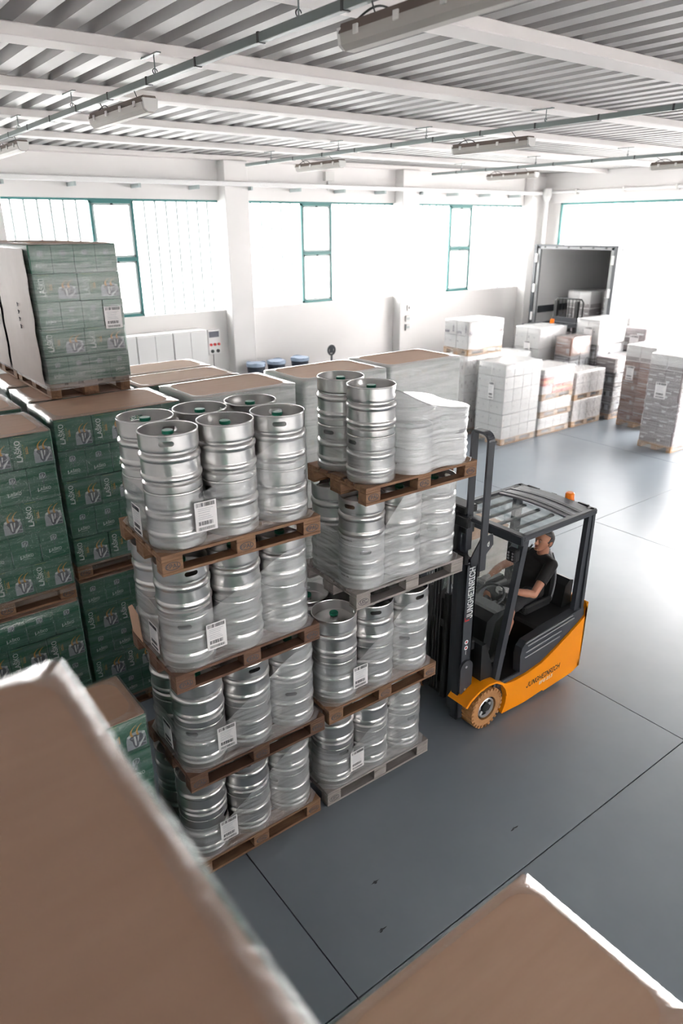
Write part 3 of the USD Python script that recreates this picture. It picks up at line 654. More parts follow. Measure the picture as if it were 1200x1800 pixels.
def load(where, x, y, z, w, d, rows, nx, ny, flm='film_white', pk='pallet_pale', rz=0, label=None, special={}):
    """rows: (kind, height) from the bottom; front row nx cartons, left end ny cartons"""
    if pk: pallet(pk, f'wooden pallet under the {where}', x, y, z, rz, turned=w < .95)
    else: obj_ = obj('slip_sheet', bb(0, w, 0, d, .0, .143), 'kraft'); place(obj_, (x, y, z)); tag(obj_, f'cardboard base under the {where}', 'cardboard')
    zz = z+.144; c, s = math.cos(math.radians(rz)), math.sin(math.radians(rz)); N = len(rows)
    def P(a, b, zq): return (x+a*c-b*s, y+a*s+b*c, zq)
    for k, (kd, h) in enumerate(rows):
        ly = f'{("top", "second", "third", "fourth", "fifth", "sixth")[N-k-1]} layer'; top = k == N-1
        cw, cd = w/nx, d/ny; jx, jy = RNG.uniform(-.012, .012), RNG.uniform(-.012, .012)
        for i in range(nx):
            for j in range(ny):
                if i > 0 and j > 0: continue
                kk = special.get((k, i, j), kd)
                pos = f'{NTH[i]} along front' if i or not j else f'{NTH[j]} along left end'
                copy(kk, 'packed_carton', f'{CN[kk]} carton, {pos}, {ly}, {where}', 'carton', P(i*cw+jx, j*cd+jy, zz), rz, f'cartons of the {where}', (cw, cd, h))
        if nx > 1 and ny > 1 and (top or N == 1):
            copy(kd, 'packed_carton', f'{CN[kd]} carton at the back, {ly}, {where}', 'carton', P(cw+jx, cd+jy, zz), rz, f'cartons of the {where}', (w-cw, d-cd, h))
        zz += h
    H = zz-z
    film('stretch_film', f'stretch film around the {where}', rbox(-.014, w+.014, -.014, d+.014, .03, 3), .02, H+.008, flm, 12, .008, streak=.02, loc=(x, y, z), rz=rz, cap=True, seed=int(x*7+y), step=.09)
    if label: label_sheet(f'white paper sheet on the end of the {where}', *P(-.03, d*label[0], z+label[1]), rz-90, *(label[2:] or (.2, .28)))
    return zz
W_, P_, S_, B_, V_, D_ = 'white_marked', 'pale_speckled', 'pale_striped', 'brown_lettered', 'mauve_lettered', 'dark_lettered'
load('tall white load by the aisle', 12.46, 10.34, 0, 1.24, .82, [(W_, .29)]*4+[(W_, .28)]*2, 4, 2, label=(.45, 1.25, .16, .4))
load('lowest load of red-banded stack', 13.78, 10.32, 0, 1.18, .8, [(W_, .3)], 4, 2)
load('middle load of red-banded stack', 13.78, 10.30, .444, 1.18, .8, [(W_, .28)], 4, 2)
load('red-banded upper load', 13.78, 10.30, .868, 1.18, .8, [(W_, .2), (W_, .2), (P_, .2)], 3, 2, special={(0, 1, 0): 'red_banded', (0, 2, 0): 'red_banded', (1, 0, 0): 'red_banded', (2, 0, 0): S_, (2, 0, 1): S_})
load('lower grey-speckled load', 15.08, 10.3, 0, 1.2, .8, [(P_, .27), (P_, .27)], 4, 2, 'film_thin')
load('upper grey-speckled load', 15.08, 10.3, .684, 1.2, .8, [(P_, .28), (P_, .27)], 4, 2, 'film_thin')
load('dark load right of speckled stack', 16.5, 10.18, 0, 1.2, .56, [(D_, .36), (D_, .36), (D_, .36), (V_, .36)], 3, 1, 'film_far')
load('brown load left of the nearest', 16.28, 9.0, 0, 1.2, .8, [(B_, .37)]*4+[(S_, .4)], 2, 2, 'film_far', label=(.75, 1.35, .2, .35))
load('grey-brown load at right photo edge', 14.98, 7.6, 0, 1.2, .8, [(V_, .33)]*5+[(S_, .33)], 3, 2, 'film_kegs', label=(.55, 1.35, .26, .36))
load('grey load under the raised pallet', 12.36, 11.5, 0, 1.2, .82, [(P_, .44)]*4, 3, 2, 'film_white')
load('white load on the raised pallet', 12.5, 11.56, 1.904, 1.2, .8, [(W_, .31), (S_, .33)], 3, 2, 'film_white', special={(1, 0, 0): 'violet_marked', (1, 0, 1): 'violet_marked'})
load('white load behind the raised pallet', 13.85, 11.7, 0, 1.2, .8, [(W_, .40)]*4, 2, 1)
load('white-topped load below the second forklift', 15.3, 11.68, 0, 1.1, .82, [(D_, .55), (V_, .55), (S_, .52), (W_, .52)], 2, 2, label=(.45, 1.8, .2, .3))
load('low brown load before the truck', 15.64, 10.95, 0, .85, .48, [(D_, .55), (D_, .55), (D_, .40), (B_, .45)], 2, 1, 'film_far', pk=None)
load('sheeted white load near the truck', 16.56, 10.8, 0, 1.2, .68, [(D_, .6), (D_, .6), (D_, .5), (W_, .63)], 2, 2, label=(.45, 2.1, .24, .4))
load('brown-ended load by the door', 17.96, 10.3, 0, 1.2, .7, [(D_, .5), (D_, .5), (D_, .45), (V_, .6)], 2, 1, 'film_thin', label=(.45, 1.8, .26, .42))
load('second load outside the door', 19.3, 10.36, 0, 1.2, .66, [(V_, 1.45), (S_, .6)], 2, 1)
load('third load outside the door', 20.6, 10.42, 0, 1.2, .6, [(V_, 1.45), (S_, .6)], 2, 1)
load('far load left beyond the door', 18.4, 11.08, 0, 1.2, .36, [(V_, 1.7), (S_, .54)], 3, 1)
load('far load middle beyond the door', 19.7, 11.10, 0, 1.2, .36, [(V_, 1.7), (S_, .54)], 3, 1)
load('far load right beyond the door', 21.0, 11.12, 0, 1.2, .36, [(V_, 1.7), (S_, .54)], 3, 1)
# ---------------------------------------------------------------- truck trailer backed up to the door
t = thing('truck_trailer', 'open box trailer of a truck backed in through the loading door', 'truck trailer', (17.95, 0, 0))
Y0, Y1, ZB, ZT = 11.53, 14.03, 1.35, 4.13
obj('roof', bb(0, 9, Y0, Y1, ZT, ZT+.06), 'trailer', t); obj('bed', bb(0, 9, Y0, Y1, ZB-.16, ZB), 'trailer', t)
obj('side_wall', bb(0, 9, Y1-.05, Y1, ZB, ZT), 'trailer', t); obj('side_wall', bb(0, 9, Y0, Y0+.05, ZB, ZT), 'trailer', t)
obj('front_wall', bb(8.95, 9, Y0, Y1, ZB, ZT), 'trailer', t)
obj('kick_strip', bb(.10, 8.9, Y1-.08, Y1-.05, 2.30, 2.50), 'fork_grey', t)
obj('rear_frame', cat([bb(-.05, .03, Y0-.01, Y0+.09, ZB-.2, ZT+.08), bb(-.05, .03, Y1-.09, Y1+.01, ZB-.2, ZT+.08), bb(-.05, .03, Y0, Y1, ZT-.01, ZT+.06)]), 'trailer_frame', t)
obj('top_edge', bb(-.06, .05, Y0-.1, Y1+.1, ZT+.06, ZT+.11), 'fork_grey', t)
for y in (Y0-.12, Y1+.01): obj('corner_post', bb(-.08, .06, y, y+.11, ZB-.2, ZT+.1, .01), 'fork_grey', t)
for y in (Y0-.02, Y1-.0):
    for z in (2.1, 2.9, 3.75): obj('hinge', bb(-.10, -.05, y-.03, y+.05, z, z+.24, .01), 'white', t)
obj('gutter', bb(.1, 1.3, Y0-.16, Y0-.12, ZT-.02, ZT+.02), 'fork_grey', t)
for y in np.linspace(Y0+.25, Y1-.25, 6): obj('marker_lamp', bb(-.06, -.05, y-.03, y+.03, ZT+.02, ZT+.07, .004), 'dark', t)
obj('chassis', bb(.3, 8.8, Y0+.8, Y1-.8, .6, ZB-.16), 'dark', t)
for x in (6.2, 7.4):
    for y in (Y0+.1, Y1-.4): obj('wheel', cyl((x, y, .5), (x, y+.3, .5), .5, 28), 'dark', t)
load('load in the truck, left', 18.7, 12.62, ZB, 1.2, .8, [(V_, .48), (V_, .48), (S_, .5)], 2, 2, 'film_thin', label=(.5, .9, .22, .3))
load('load in the truck, right', 19.0, 11.62, ZB, 1.2, .8, [(D_, .5), (D_, .5), (V_, .5)], 2, 2, 'film_thin')
# second forklift by the truck
t = thing('forklift', 'dark forklift with raised grille working at the truck', 'forklift', (17.2, 12.76, 0))
obj('body', cat([bb(-.72, .45, -.5, .5, .15, .75, .06), bb(-.75, -.4, -.5, .5, .7, 1.05, .08)]), 'fork_grey', t)
obj('roof_frame', cat([bb(-.7, .55, -.5, -.42, 2.07, 2.17), bb(-.7, .55, .42, .5, 2.07, 2.17), bb(-.7, -.6, -.5, .5, 2.07, 2.17), bb(.45, .55, -.5, .5, 2.07, 2.17)]+[bb(-.6, .45, y-.02, y+.02, 2.1, 2.15) for y in (-.25, -.08, .08, .25)]), 'fork_grey', t)
for x, y in ((-.65, -.46), (-.65, .46)): obj('rear_pillar', bb(x-.04, x+.04, y-.04, y+.04, .9, 2.1), 'fork_grey', t)
for y in (-.46, .46): obj('front_pillar', tube([(.62, y, .6), (.5, y, 2.1)], .04, 8), 'fork_grey', t)
for y in (-.35, .35): obj('mast_rail', bb(.54, .62, y-.05, y+.05, .1, 2.75), 'fork_black', t)
obj('mast_crosshead', bb(.52, .64, -.42, .42, 2.12, 2.3), 'fork_grey', t)
GX = .70
g = [tube([(GX, -.47, 1.9), (GX, -.47, 2.72), (GX, -.40, 2.8), (GX, .40, 2.8), (GX, .47, 2.72), (GX, .47, 1.9)], .022, 8)]+[cyl((GX, y, 1.4), (GX, y, 2.78), .011, 8) for y in np.linspace(-.35, .35, 7)]+[bb(GX-.02, GX+.02, -.47, .47, 1.88, 1.98)]
obj('load_grille', cat(g), 'fork_black', t)
obj('beacon', lathe([(0, 2.17), (.06, 2.17), (.055, 2.29), (0, 2.30)], 16), 'beacon', t)
obj('headlight', cyl((.55, -.30, 1.98), (.60, -.30, 1.98), .06), 'white', t)
for x in (-.55, .45):
    for y in (-.5, .36): obj('wheel', cyl((x, y, .25), (x, y+.14, .25), .25, 24), 'dark', t)
for y in (-.3, .2): obj('fork', bb(GX, 1.6, y, y+.1, 1.36, 1.40), 'fork_black', t)
# ---------------------------------------------------------------- the orange forklift (its front points to -x)
F0 = np.array([5.4, 4.33, 0]); YN, YF = 3.79, 4.87
t = thing('forklift', 'orange and black forklift lifting kegs at the right stack', 'forklift', F0)
def fo(name, mesh, m, parent=None, smooth=False, label=None):
    mesh = mesh.copy(); mesh.apply_translation(-F0); return obj(name, mesh, m, parent or t, smooth, label=label)
arch = [(4.70+.285*math.cos(a), .225+.285*math.sin(a)) for a in np.linspace(math.radians(-32), math.radians(58), 12)]
side = arch+[(4.97, .41), (5.12, .385), (5.30, .392), (5.53, .424), (5.76, .512), (5.99, .617), (6.16, .698), (6.24, .745), (6.24, .10), (6.1, .055), (5.62, .03), (5.60, .05), (5.3, .03), (4.94, .05)]
fo('chassis', prism_xz(side, YN, YF), 'orange')
fo('frame', bb(4.75, 6.2, YN+.05, YF-.05, .08, .42), 'dark')
cw = [(6.248, .10), (6.30, .12), (6.345, .22), (6.365, .5), (6.36, .84), (6.335, .90), (6.27, .915), (6.26, .86), (6.248, .75)]
n = 25; V, Fc = [], []
ys = np.linspace(YN, YF, n)
for yv in ys:
    e = min(yv-YN, YF-yv); pull = .10*max(0, 1-e/.16)**2
    for xx, zz in cw: V.append((xx-(pull if xx > 6.29 else 0), yv, zz))
k = len(cw)
for i in range(n-1):
    for j in range(k):
        a, b = i*k+j, i*k+(j+1) % k; Fc += [[a, b, b+k], [a, b+k, a+k]]
Fc += [[0, j+1, j] for j in range(1, k-1)]+[[(n-1)*k, (n-1)*k+j, (n-1)*k+j+1] for j in range(1, k-1)]
cm = trimesh.Trimesh(np.array(V), np.array(Fc), process=False); cm.fix_normals()
fo('counterweight', cm, 'orange', None, 25)
# fender over the front wheel
for s, (ya, yb) in enumerate(((YN-.015, YN+.235), (YF-.235, YF+.015))):
    op = [(4.36, .40), (4.42, .455), (4.55, .515), (4.68, .535), (4.80, .52), (4.90, .46), (4.965, .38), (5.0, .28)]
    ip = [(x-(x-4.70)*.07, z-.022) for x, z in op]
    fo('fender', prism_xz(op+ip[::-1], ya, yb), 'orange', None, 40)
# front wheels
def wheel(yc, s):
    """s: side of the visible face"""
    w, R = .17, .222; prof = [(.13, -w/2), (.195, -w/2), (.212, -w/2+.012), (R-.008, -w/2+.03), (R-.008, w/2-.03), (.212, w/2-.012), (.195, w/2), (.13, w/2)]
    tr = lathe(prof+[prof[0]], 64); lugs = []
    for i in range(26):
        a = i/26*2*PI
        for q in (-1, 1):
            b = bb(R-.012, R+.004, -.017, .017, (.004 if q > 0 else -w/2+.004), (w/2-.004 if q > 0 else -.004), .003)
            b.apply_transform(trimesh.transformations.rotation_matrix(a+(PI/26 if q > 0 else 0), [0, 0, 1])); lugs.append(b)
            c = bb(.19, R+.004, -.015, .015, (w/2-.012 if q > 0 else -w/2-.004), (w/2+.004 if q > 0 else -w/2+.012), .003)
            c.apply_transform(trimesh.transformations.rotation_matrix(a+(PI/26 if q > 0 else 0), [0, 0, 1])); lugs.append(c)
    rot = trimesh.transformations.rotation_matrix(PI/2*s, [1, 0, 0])
    def put(m): m = m.copy(); m.apply_transform(rot); m.apply_translation([4.70, yc, .226]); return m
    o = fo('front_wheel', put(cat([tr]+lugs)), 'tyre', None, 30)
    obj('wheel_disc', mv(put(lathe([(0, .03), (.12, .03), (.133, .06), (.133, -.06), (0, -.06)], 40)), *(-F0)), 'dark', o, 30)
    obj('rim', mv(put(cat([lathe([(.094, .055), (.108, .055), (.112, .075), (.104, .08), (.094, .062), (.094, .055)], 48)]+[rotz(bb(.045, .1, -.016, .016, .04, .052, .003), 60*i) for i in range(0, 6)])), *(-F0)), 'rim_steel', o, 30)
    obj('hub', mv(put(lathe([(0, .03), (.056, .03), (.052, .072), (.03, .078), (0, .078)], 32)), *(-F0)), 'dark', o, 30)
wheel(YN+.09, 1); wheel(YF-.09, -1)
fo('rear_wheel', cyl((6.0, 4.25, .2), (6.0, 4.41, .2), .2, 28), 'dark')
# hood, floor, dash
hood = [(5.2, .40), (5.18, .64), (5.20, .73), (5.26, .785), (5.6, .815), (5.96, .84), (6.22, .86), (6.245, .76), (6.16, .705), (5.99, .624), (5.76, .52), (5.53, .432), (5.30, .40)]
for ya, yb in ((YN+.02, YN+.11), (YF-.11, YF-.02)): fo('side_cover', prism_xz(hood, ya, yb), 'fork_grey', None, 30)
fo('hood', prism_xz([(5.5, .4), (5.5, .80), (5.53, .825), (5.96, .838), (6.22, .855), (6.24, .5), (6.24, .4)], YN+.11, YF-.11), 'fork_black', None, 30)
rib = lambda z0, x0, x1: tube([(x0, YN+.014, z0+(x0-5.25)*.07), (x1, YN+.014, z0+(x1-5.25)*.07)], .009, 6)
for z0, a, b in ((.775, 5.24, 6.02), (.73, 5.28, 6.05), (.66, 5.26, 5.84), (.60, 5.25, 5.82)): fo('hood_rib', rib(z0, a, b), 'fork_roof')
fo('floor_plate', bb(4.80, 5.52, YN+.03, YF-.03, .385, .43), 'fork_black')
fo('step_edge', bb(4.84, 5.2, YN+.012, YN+.045, .405, .445, .006), 'fork_grey')
fo('dash', cat([prism_xz([(4.72, .4), (4.80, .4), (4.95, 1.05), (5.10, 1.12), (5.10, 1.16), (4.92, 1.16), (4.82, 1.1)], 3.98, 4.68)]), 'fork_black', None, 30)
st = cat([tube([(4.95, 4.32, .95), (5.20, 4.30, 1.11)], .045, 10), tube([(5.22+.15*math.cos(a)*.86, 4.30+.15*math.sin(a), 1.14+.15*math.cos(a)*-.45*-1) for a in np.linspace(0, 2*PI, 33)], .014, 8)])
fo('steering_wheel', st, 'dark', None, True)
fo('rear_cover', prism_xz([(6.03, .84), (6.20, .85), (6.20, 1.14), (6.14, 1.16), (6.07, 1.10)], 3.97, 4.74), 'fork_black', None, 30)
fo('armrest', cat([bb(5.45, 5.85, 4.62, 4.72, .98, 1.05, .02), bb(5.35, 5.50, 4.60, 4.74, 1.0, 1.10, .03)]), 'fork_grey')
fo('warning_sign', bb(5.494, 5.5, 3.98, 4.02, .63, .67, .001), 'yellow')
fo('front_panel', prism_xz([(4.66, .40), (4.80, .40), (4.85, .55), (4.70, .95), (4.64, .95)], YN+.08, YF-.08), 'fork_black')
# seat
fo('seat', cat([bb(5.58, 6.02, 4.09, 4.57, .83, .93, .04), bb(5.55, 6.0, 4.07, 4.13, .88, .965, .02), bb(5.55, 6.0, 4.53, 4.59, .88, .965, .02)]), 'fork_black')
ts = [(z, 5.98+.16*(z-.9)+.02*math.sin((z-.9)*6)) for z in np.linspace(.9, 1.42, 9)]
def backrest():
    ms = []
    for i in range(len(ts)-1):
        w = .235-.10*(i/7)**3; w2 = .235-.10*((i+1)/7)**3; q = []
        for (z, xb), ww in ((ts[i], w), (ts[i+1], w2)):
            for yy in (-ww, -ww*.8, ww*.8, ww):
                q += [(xb-(.05 if abs(yy) == ww else .0), 4.33+yy, z), (xb+.08-(.05 if abs(yy) == ww else 0), 4.33+yy, z)]
        ms.append(trimesh.convex.convex_hull(np.array(q)))
    return cat(ms)
b_ = fo('seat_back', backrest(), 'fork_black', None, 40)
def edge(s): return tube([(xb+.02, 4.33+s*(.238-.10*(i/8)**3), z) for i, (z, xb) in enumerate(ts)], .011, 8)
obj('piping', mv(cat([edge(-1), edge(1)]), *(-F0)), 'fork_roof', b_)
# overhead guard
def bar(p0, p1, w, d):
    """a box bar in the x-z plane: w along x, d along y"""
    (xa, ya, za), (xb, yb, zb) = p0, p1
    return trimesh.convex.convex_hull(np.array([(x+sx*w/2, y+sy*d/2, z) for x, y, z in (p0, p1) for sx in (-1, 1) for sy in (-1, 1)]))
for yy, y2 in ((3.845, 3.86), (4.815, 4.80)):
    fo('front_pillar', bar((4.835, yy, .42), (5.125, y2, 1.97), .075, .06), 'fork_grey')
    fo('rear_pillar', cat([bar((6.12, yy+.02*(1 if yy < 4.3 else -1), .72), (6.165, y2, 2.0), .085, .055), bar((6.19, yy, .74), (6.205, y2, 1.99), .045, .07)]), 'fork_grey')
fo('roof_frame', cat([bb(5.06, 6.23, 3.815, 3.895, 1.955, 2.02, .015), bb(5.06, 6.23, 4.765, 4.845, 1.955, 2.02, .015), bb(5.04, 5.13, 3.82, 4.84, 1.915, 2.02, .012), bb(6.15, 6.25, 3.82, 4.84, 1.95, 2.02, .015)]), 'fork_grey')
for yy in (4.06, 4.24, 4.42, 4.60): fo('roof_bar', bb(5.10, 5.82, yy-.02, yy+.02, 1.965, 1.99, .005), 'fork_roof')
fo('roof_glass', bx(5.12, 5.82, 3.89, 4.77, 2.0, 2.006), 'clear_glass')
cv = lambda x: 0
rp = []
for i, yv in enumerate(np.linspace(3.87, 4.79, 9)): rp.append((yv, 2.015+.03*math.sin(PI*i/8)))
def slab(x0, x1, dz=0, th=.022):
    V = [(x, y, z+dz+o) for x in (x0, x1) for o in (-th, 0) for y, z in rp]; n = len(rp)
    return cat([trimesh.convex.convex_hull(np.array([V[o*n+i+e+h*2*n] for h in (0, 1) for o in (0, 1) for e in (0, 1)])) for i in range(n-1)])
fo('roof_panel', slab(5.80, 6.19), 'fork_roof', None, 30)
for xa in (5.86, 6.0): fo('roof_groove', slab(xa, xa+.045, .006, .02), 'fork_grey', None, 30)
for ya, yb in ((3.92, 4.05), (4.33, 4.40), (4.56, 4.72)): fo('roof_slot', bb(6.215, 6.24, ya, yb, 2.018, 2.03, .003), 'dark')
b_ = fo('beacon', mv(lathe([(0, 0), (.05, 0), (.048, .075), (.036, .085), (0, .085)], 20), 6.27, 4.19, 2.0), 'beacon', None, 40)
obj('beacon_base', mv(cat([lathe([(0, -.05), (.03, -.05), (.055, -.01), (.055, 0), (0, 0)], 20), bb(-.1, .0, -.012, .012, -.05, -.03)]), *(np.array([6.27, 4.19, 2.0])-F0)), 'dark', b_, 30)
w_ = fo('work_light', bb(4.965, 5.045, 3.83, 3.94, 1.76, 1.89, .012), 'fork_black')
for yy in (3.86, 3.91):
    for zz in (1.795, 1.825, 1.855): obj('lamp_led', mv(cyl((4.962, yy, zz), (4.97, yy, zz), .012, 12), *(-F0)), 'rim_steel', w_)
fo('windscreen', trimesh.convex.convex_hull(np.array([(4.87, y, .62) for y in (3.87, 4.79)]+[(5.10, y, 1.9) for y in (3.87, 4.79)]+[(4.874, y, .62) for y in (3.87, 4.79)]+[(5.104, y, 1.9) for y in (3.87, 4.79)])), 'clear_glass')
# mast
for yy in (3.93, 4.64):
    fo('mast_rail', cat([bb(4.40, 4.56, yy, yy+.022, .14, 1.88, .004), bb(4.40, 4.425, yy, yy+.09, .14, 1.88, .004), bb(4.535, 4.56, yy, yy+.09, .14, 1.88, .004)] if yy < 4.3 else [bb(4.40, 4.56, yy+.068, yy+.09, .14, 1.88, .004), bb(4.40, 4.425, yy, yy+.09, .14, 1.88, .004), bb(4.535, 4.56, yy, yy+.09, .14, 1.88, .004)]), 'fork_grey')
for yy in (4.03, 4.56): fo('inner_rail', bb(4.42, 4.53, yy, yy+.07, .2, 2.38, .004), 'fork_grey')
fo('crosshead', cat([bb(4.40, 4.56, 3.98, 4.68, 2.36, 2.43, .01), bb(4.42, 4.54, 3.98, 4.68, 2.16, 2.25, .01)]), 'fork_black')
fo('mast_beam', cat([bb(4.54, 4.60, 3.93, 4.73, 1.70, 1.86, .008), bb(4.54, 4.60, 3.93, 4.73, .18, .34, .008), bb(4.54, 4.60, 3.93, 4.73, .9, 1.0, .008)]), 'fork_black')
for yy in (4.2, 4.46): fo('lift_cylinder', cat([cyl((4.48, yy, .25), (4.48, yy, 1.45), .04, 20), ]), 'fork_black'); fo('piston_rod', cyl((4.48, yy, 1.45), (4.48, yy, 2.36), .024, 20), 'chrome')
for yy in (4.29, 4.33, 4.37): fo('hose', tube([(4.46, yy, z) for z in np.linspace(.3, 2.3, 10)], .012, 6), 'black')
fo('bracket', prism_xz([(4.44, 1.93), (4.565, 2.10), (4.725, 2.11), (4.737, 2.0), (4.59, 1.875), (4.46, 1.84)], 3.915, 3.93), 'fork_grey')
fo('hook_mark', tube([(4.665+.012*math.cos(a)*(1 if a < 3.5 else 1), 3.912, 2.02+.018*math.sin(a)) for a in np.linspace(.5, 5.2, 12)]+[(4.672, 3.912, 2.05)], .0045, 6), 'print_white')
fo('foot_plate', cat([prism_xz([(4.40+.08+.085*math.cos(a), .63+(.11 if math.sin(a) >= 0 else -.11)+.085*math.sin(a)) for a in np.linspace(0, 2*PI, 33)], 3.905, 3.93)]), 'fork_grey')
fo('foot_bolt', cat([cyl((4.47, 3.90, z), (4.47, 3.905, z), .014, 12) for z in (.50, .76)]), 'rim_steel')
# carriage, forks, load backrest
fo('carriage', cat([bb(4.345, 4.40, 3.90, 4.76, 1.90, 2.0, .008), bb(4.345, 4.40, 3.90, 4.76, 2.26, 2.36, .008), bb(4.36, 4.42, 4.06, 4.14, 1.88, 2.38), bb(4.36, 4.42, 4.52, 4.60, 1.88, 2.38)]), 'fork_black')
for yy in (4.06, 4.46): fo('fork', cat([bb(3.3, 4.37, yy, yy+.1, 1.893, 1.93, .008), bb(4.33, 4.37, yy, yy+.1, 1.893, 2.4, .008)]), 'fork_black')
def hoop(y0, y1):
    pts = [(y0, 1.86), (y0, 3.07)]+[(y0+.07-.07*math.cos(a), 3.07+.07*math.sin(a)) for a in np.linspace(.3, PI/2, 6)]+[(y1-.03+.03*math.cos(a), 3.11+.03*math.sin(a)) for a in np.linspace(PI/2, .2, 5)]+[(y1, 3.05), (y1, 2.0)]
    ms = []
    for (ya, za), (yb, zb) in zip(pts[:-1], pts[1:]):
        d = np.array([yb-ya, zb-za]); d /= np.linalg.norm(d); nn = np.array([-d[1], d[0]])*.011
        ms.append(trimesh.convex.convex_hull(np.array([(x, y+sy*nn[0], z+sy*nn[1]) for x in (4.425, 4.50) for y, z in ((ya, za), (yb, zb)) for sy in (-1, 1)])))
    return cat(ms)
fo('load_backrest', hoop(3.80, 3.985), 'fork_grey'); fo('load_backrest', hoop(4.86, 4.675), 'fork_grey')
fo('backrest_bar', bb(4.43, 4.48, 3.80, 4.86, 2.30, 2.34), 'fork_grey')
# lettering
tx = text('JUNGHEINRICH', .076, True, .001); tx.apply_scale([1, 1.0, 1]); tx = rotz(tx, 90)
tx.apply_translation([-tx.bounds[0][0], -tx.bounds[0][1], 0]); tx.apply_scale([1, .545/tx.bounds[1][1], 1])
fo('lettering', face_y(tx, 4.450, 1.288, 3.929), 'print_white')
fo('lettering_accent', cat([bx(4.428, 4.447, 3.927, 3.929, 1.268, 1.290), bx(4.447, 4.492, 3.927, 3.929, 1.268, 1.280), bx(4.428, 4.434, 3.927, 3.929, 1.268, 1.315)]), 'red')
for zz in (1.03, .965): fo('round_mark', face_y(extr(Point(0, 0).buffer(.024).difference(Point(0, 0).buffer(.012)), .002), 4.475, zz, 3.929), 'print_white'); fo('round_mark', face_y(extr(Point(0, 0).buffer(.011), .002), 4.475, zz, 3.929), 'red')
fo('mark_line', bx(4.472, 4.478, 3.926, 3.929, .89, .93), 'print_white')
sh = np.array([[1, .22, 0, 0], [0, 1, 0, 0], [0, 0, 1, 0], [0, 0, 0, 1]])
for s, m, hgt, wd, xx, zz in (('JUNGHEINRICH', 'black', .062, .57, 5.31, .20), ('EFG 213', 'print_white', .036, .23, 5.53, .150)):
    q = text(s, hgt, True, .001); q.apply_transform(sh); q.apply_translation([-q.bounds[0][0], -q.bounds[0][1], 0]); q.apply_scale([wd/q.bounds[1][0], 1, 1]); q = rotz(q, 2.5)
    fo('side_lettering', face_y(q, xx, zz, YN), m)
# ---------------------------------------------------------------- the driver
def bones(chain, rad, n=3):
    ms = []
    for (a, b), (ra, rb) in zip(chain, rad):
        s0 = m3.Manifold.sphere(ra, 20).translate(tuple(map(float, a))); s1 = m3.Manifold.sphere(rb, 20).translate(tuple(map(float, b)))
        ms.append(m3.Manifold.batch_hull([s0, s1]))
    return ms
def skin(parts, edge=.02, it=12):
    u = m3.Manifold.batch_boolean(parts, m3.OpType.Add).refine_to_length(edge).to_mesh()
    g = trimesh.Trimesh(u.vert_properties[:, :3], u.tri_verts, process=True)
    trimesh.smoothing.filter_taubin(g, .5, .53, it); return g
def ell(c, r, rotz_=0, roty=0):
    return m3.Manifold.sphere(1, 28).scale(tuple(r)).rotate((0, roty, rotz_)).translate(tuple(map(float, c)))
A = lambda *p: np.array(p, float)
hipL, hipR = A(5.86, 4.24, .99), A(5.86, 4.42, .99)
kneeL, kneeR = A(5.42, 4.17, .98), A(5.44, 4.50, .98)
ankL, ankR = A(5.24, 4.12, .53), A(5.24, 4.50, .53)
shL, shR = A(5.975, 4.115, 1.335), A(6.06, 4.49, 1.31)
elL, elR = A(5.64, 4.06, 1.105), A(5.77, 4.63, 1.18)
wrL, wrR = A(5.395, 4.22, 1.165), A(5.50, 4.58, 1.155)
neck = A(6.02, 4.29, 1.40)
P0 = A(5.86, 4.33, .93)
pr_ = thing('person', 'driver in black T-shirt and white gloves, seated in the orange forklift', 'person', P0)
def po(name, mesh, m, parent=None, smooth=True):
    mesh = mesh.copy(); mesh.apply_translation(-P0); return obj(name, mesh, m, parent or pr_, smooth)
# body: one continuous surface from head to ankles
HC = A(6.015, 4.27, 1.548)
HR = trimesh.transformations.rotation_matrix(math.radians(-10), [0, 0, 1])[:3, :3] @ trimesh.transformations.rotation_matrix(math.radians(12), [0, 1, 0])[:3, :3]
def hd(*p): return HC+HR @ A(*p)     # head space: -x forward, y to his right, z up
def sph(p, r): return m3.Manifold.sphere(r, 24).translate(tuple(map(float, p)))
def hull(*s): return m3.Manifold.batch_hull(list(s))
head = [hull(sph(hd(.022, 0, .035), .082), sph(hd(-.03, 0, .04), .074), sph(hd(.0, 0, .055), .078)),
        hull(sph(hd(-.045, .028, .005), .045), sph(hd(-.045, -.028, .005), .045), sph(hd(-.062, .012, -.085), .026), sph(hd(-.062, -.012, -.085), .026), sph(hd(.0, .045, -.04), .03), sph(hd(.0, -.045, -.04), .03)),
        hull(sph(hd(-.098, 0, .012), .009), sph(hd(-.118, 0, -.028), .013), sph(hd(-.098, .014, -.03), .009), sph(hd(-.098, -.014, -.03), .009)),
        hull(sph(hd(-.088, .03, .024), .012), sph(hd(-.092, 0, .024), .012), sph(hd(-.088, -.03, .024), .012)),
        hull(sph(hd(-.094, .018, -.058), .007), sph(hd(-.1, 0, -.056), .008), sph(hd(-.094, -.018, -.058), .007)),
        hull(sph(hd(-.088, .012, -.094), .014), sph(hd(-.088, -.012, -.094), .014))]
for s in (-1, 1): head += [hull(sph(hd(.018, s*.078, .012), .014), sph(hd(.022, s*.082, -.015), .012), sph(hd(.008, s*.077, -.028), .009), sph(hd(.026, s*.084, .015), .012))]
nk = [hull(sph(hd(.025, 0, -.06), .056), sph(neck+A(.02, 0, -.05), .062))]
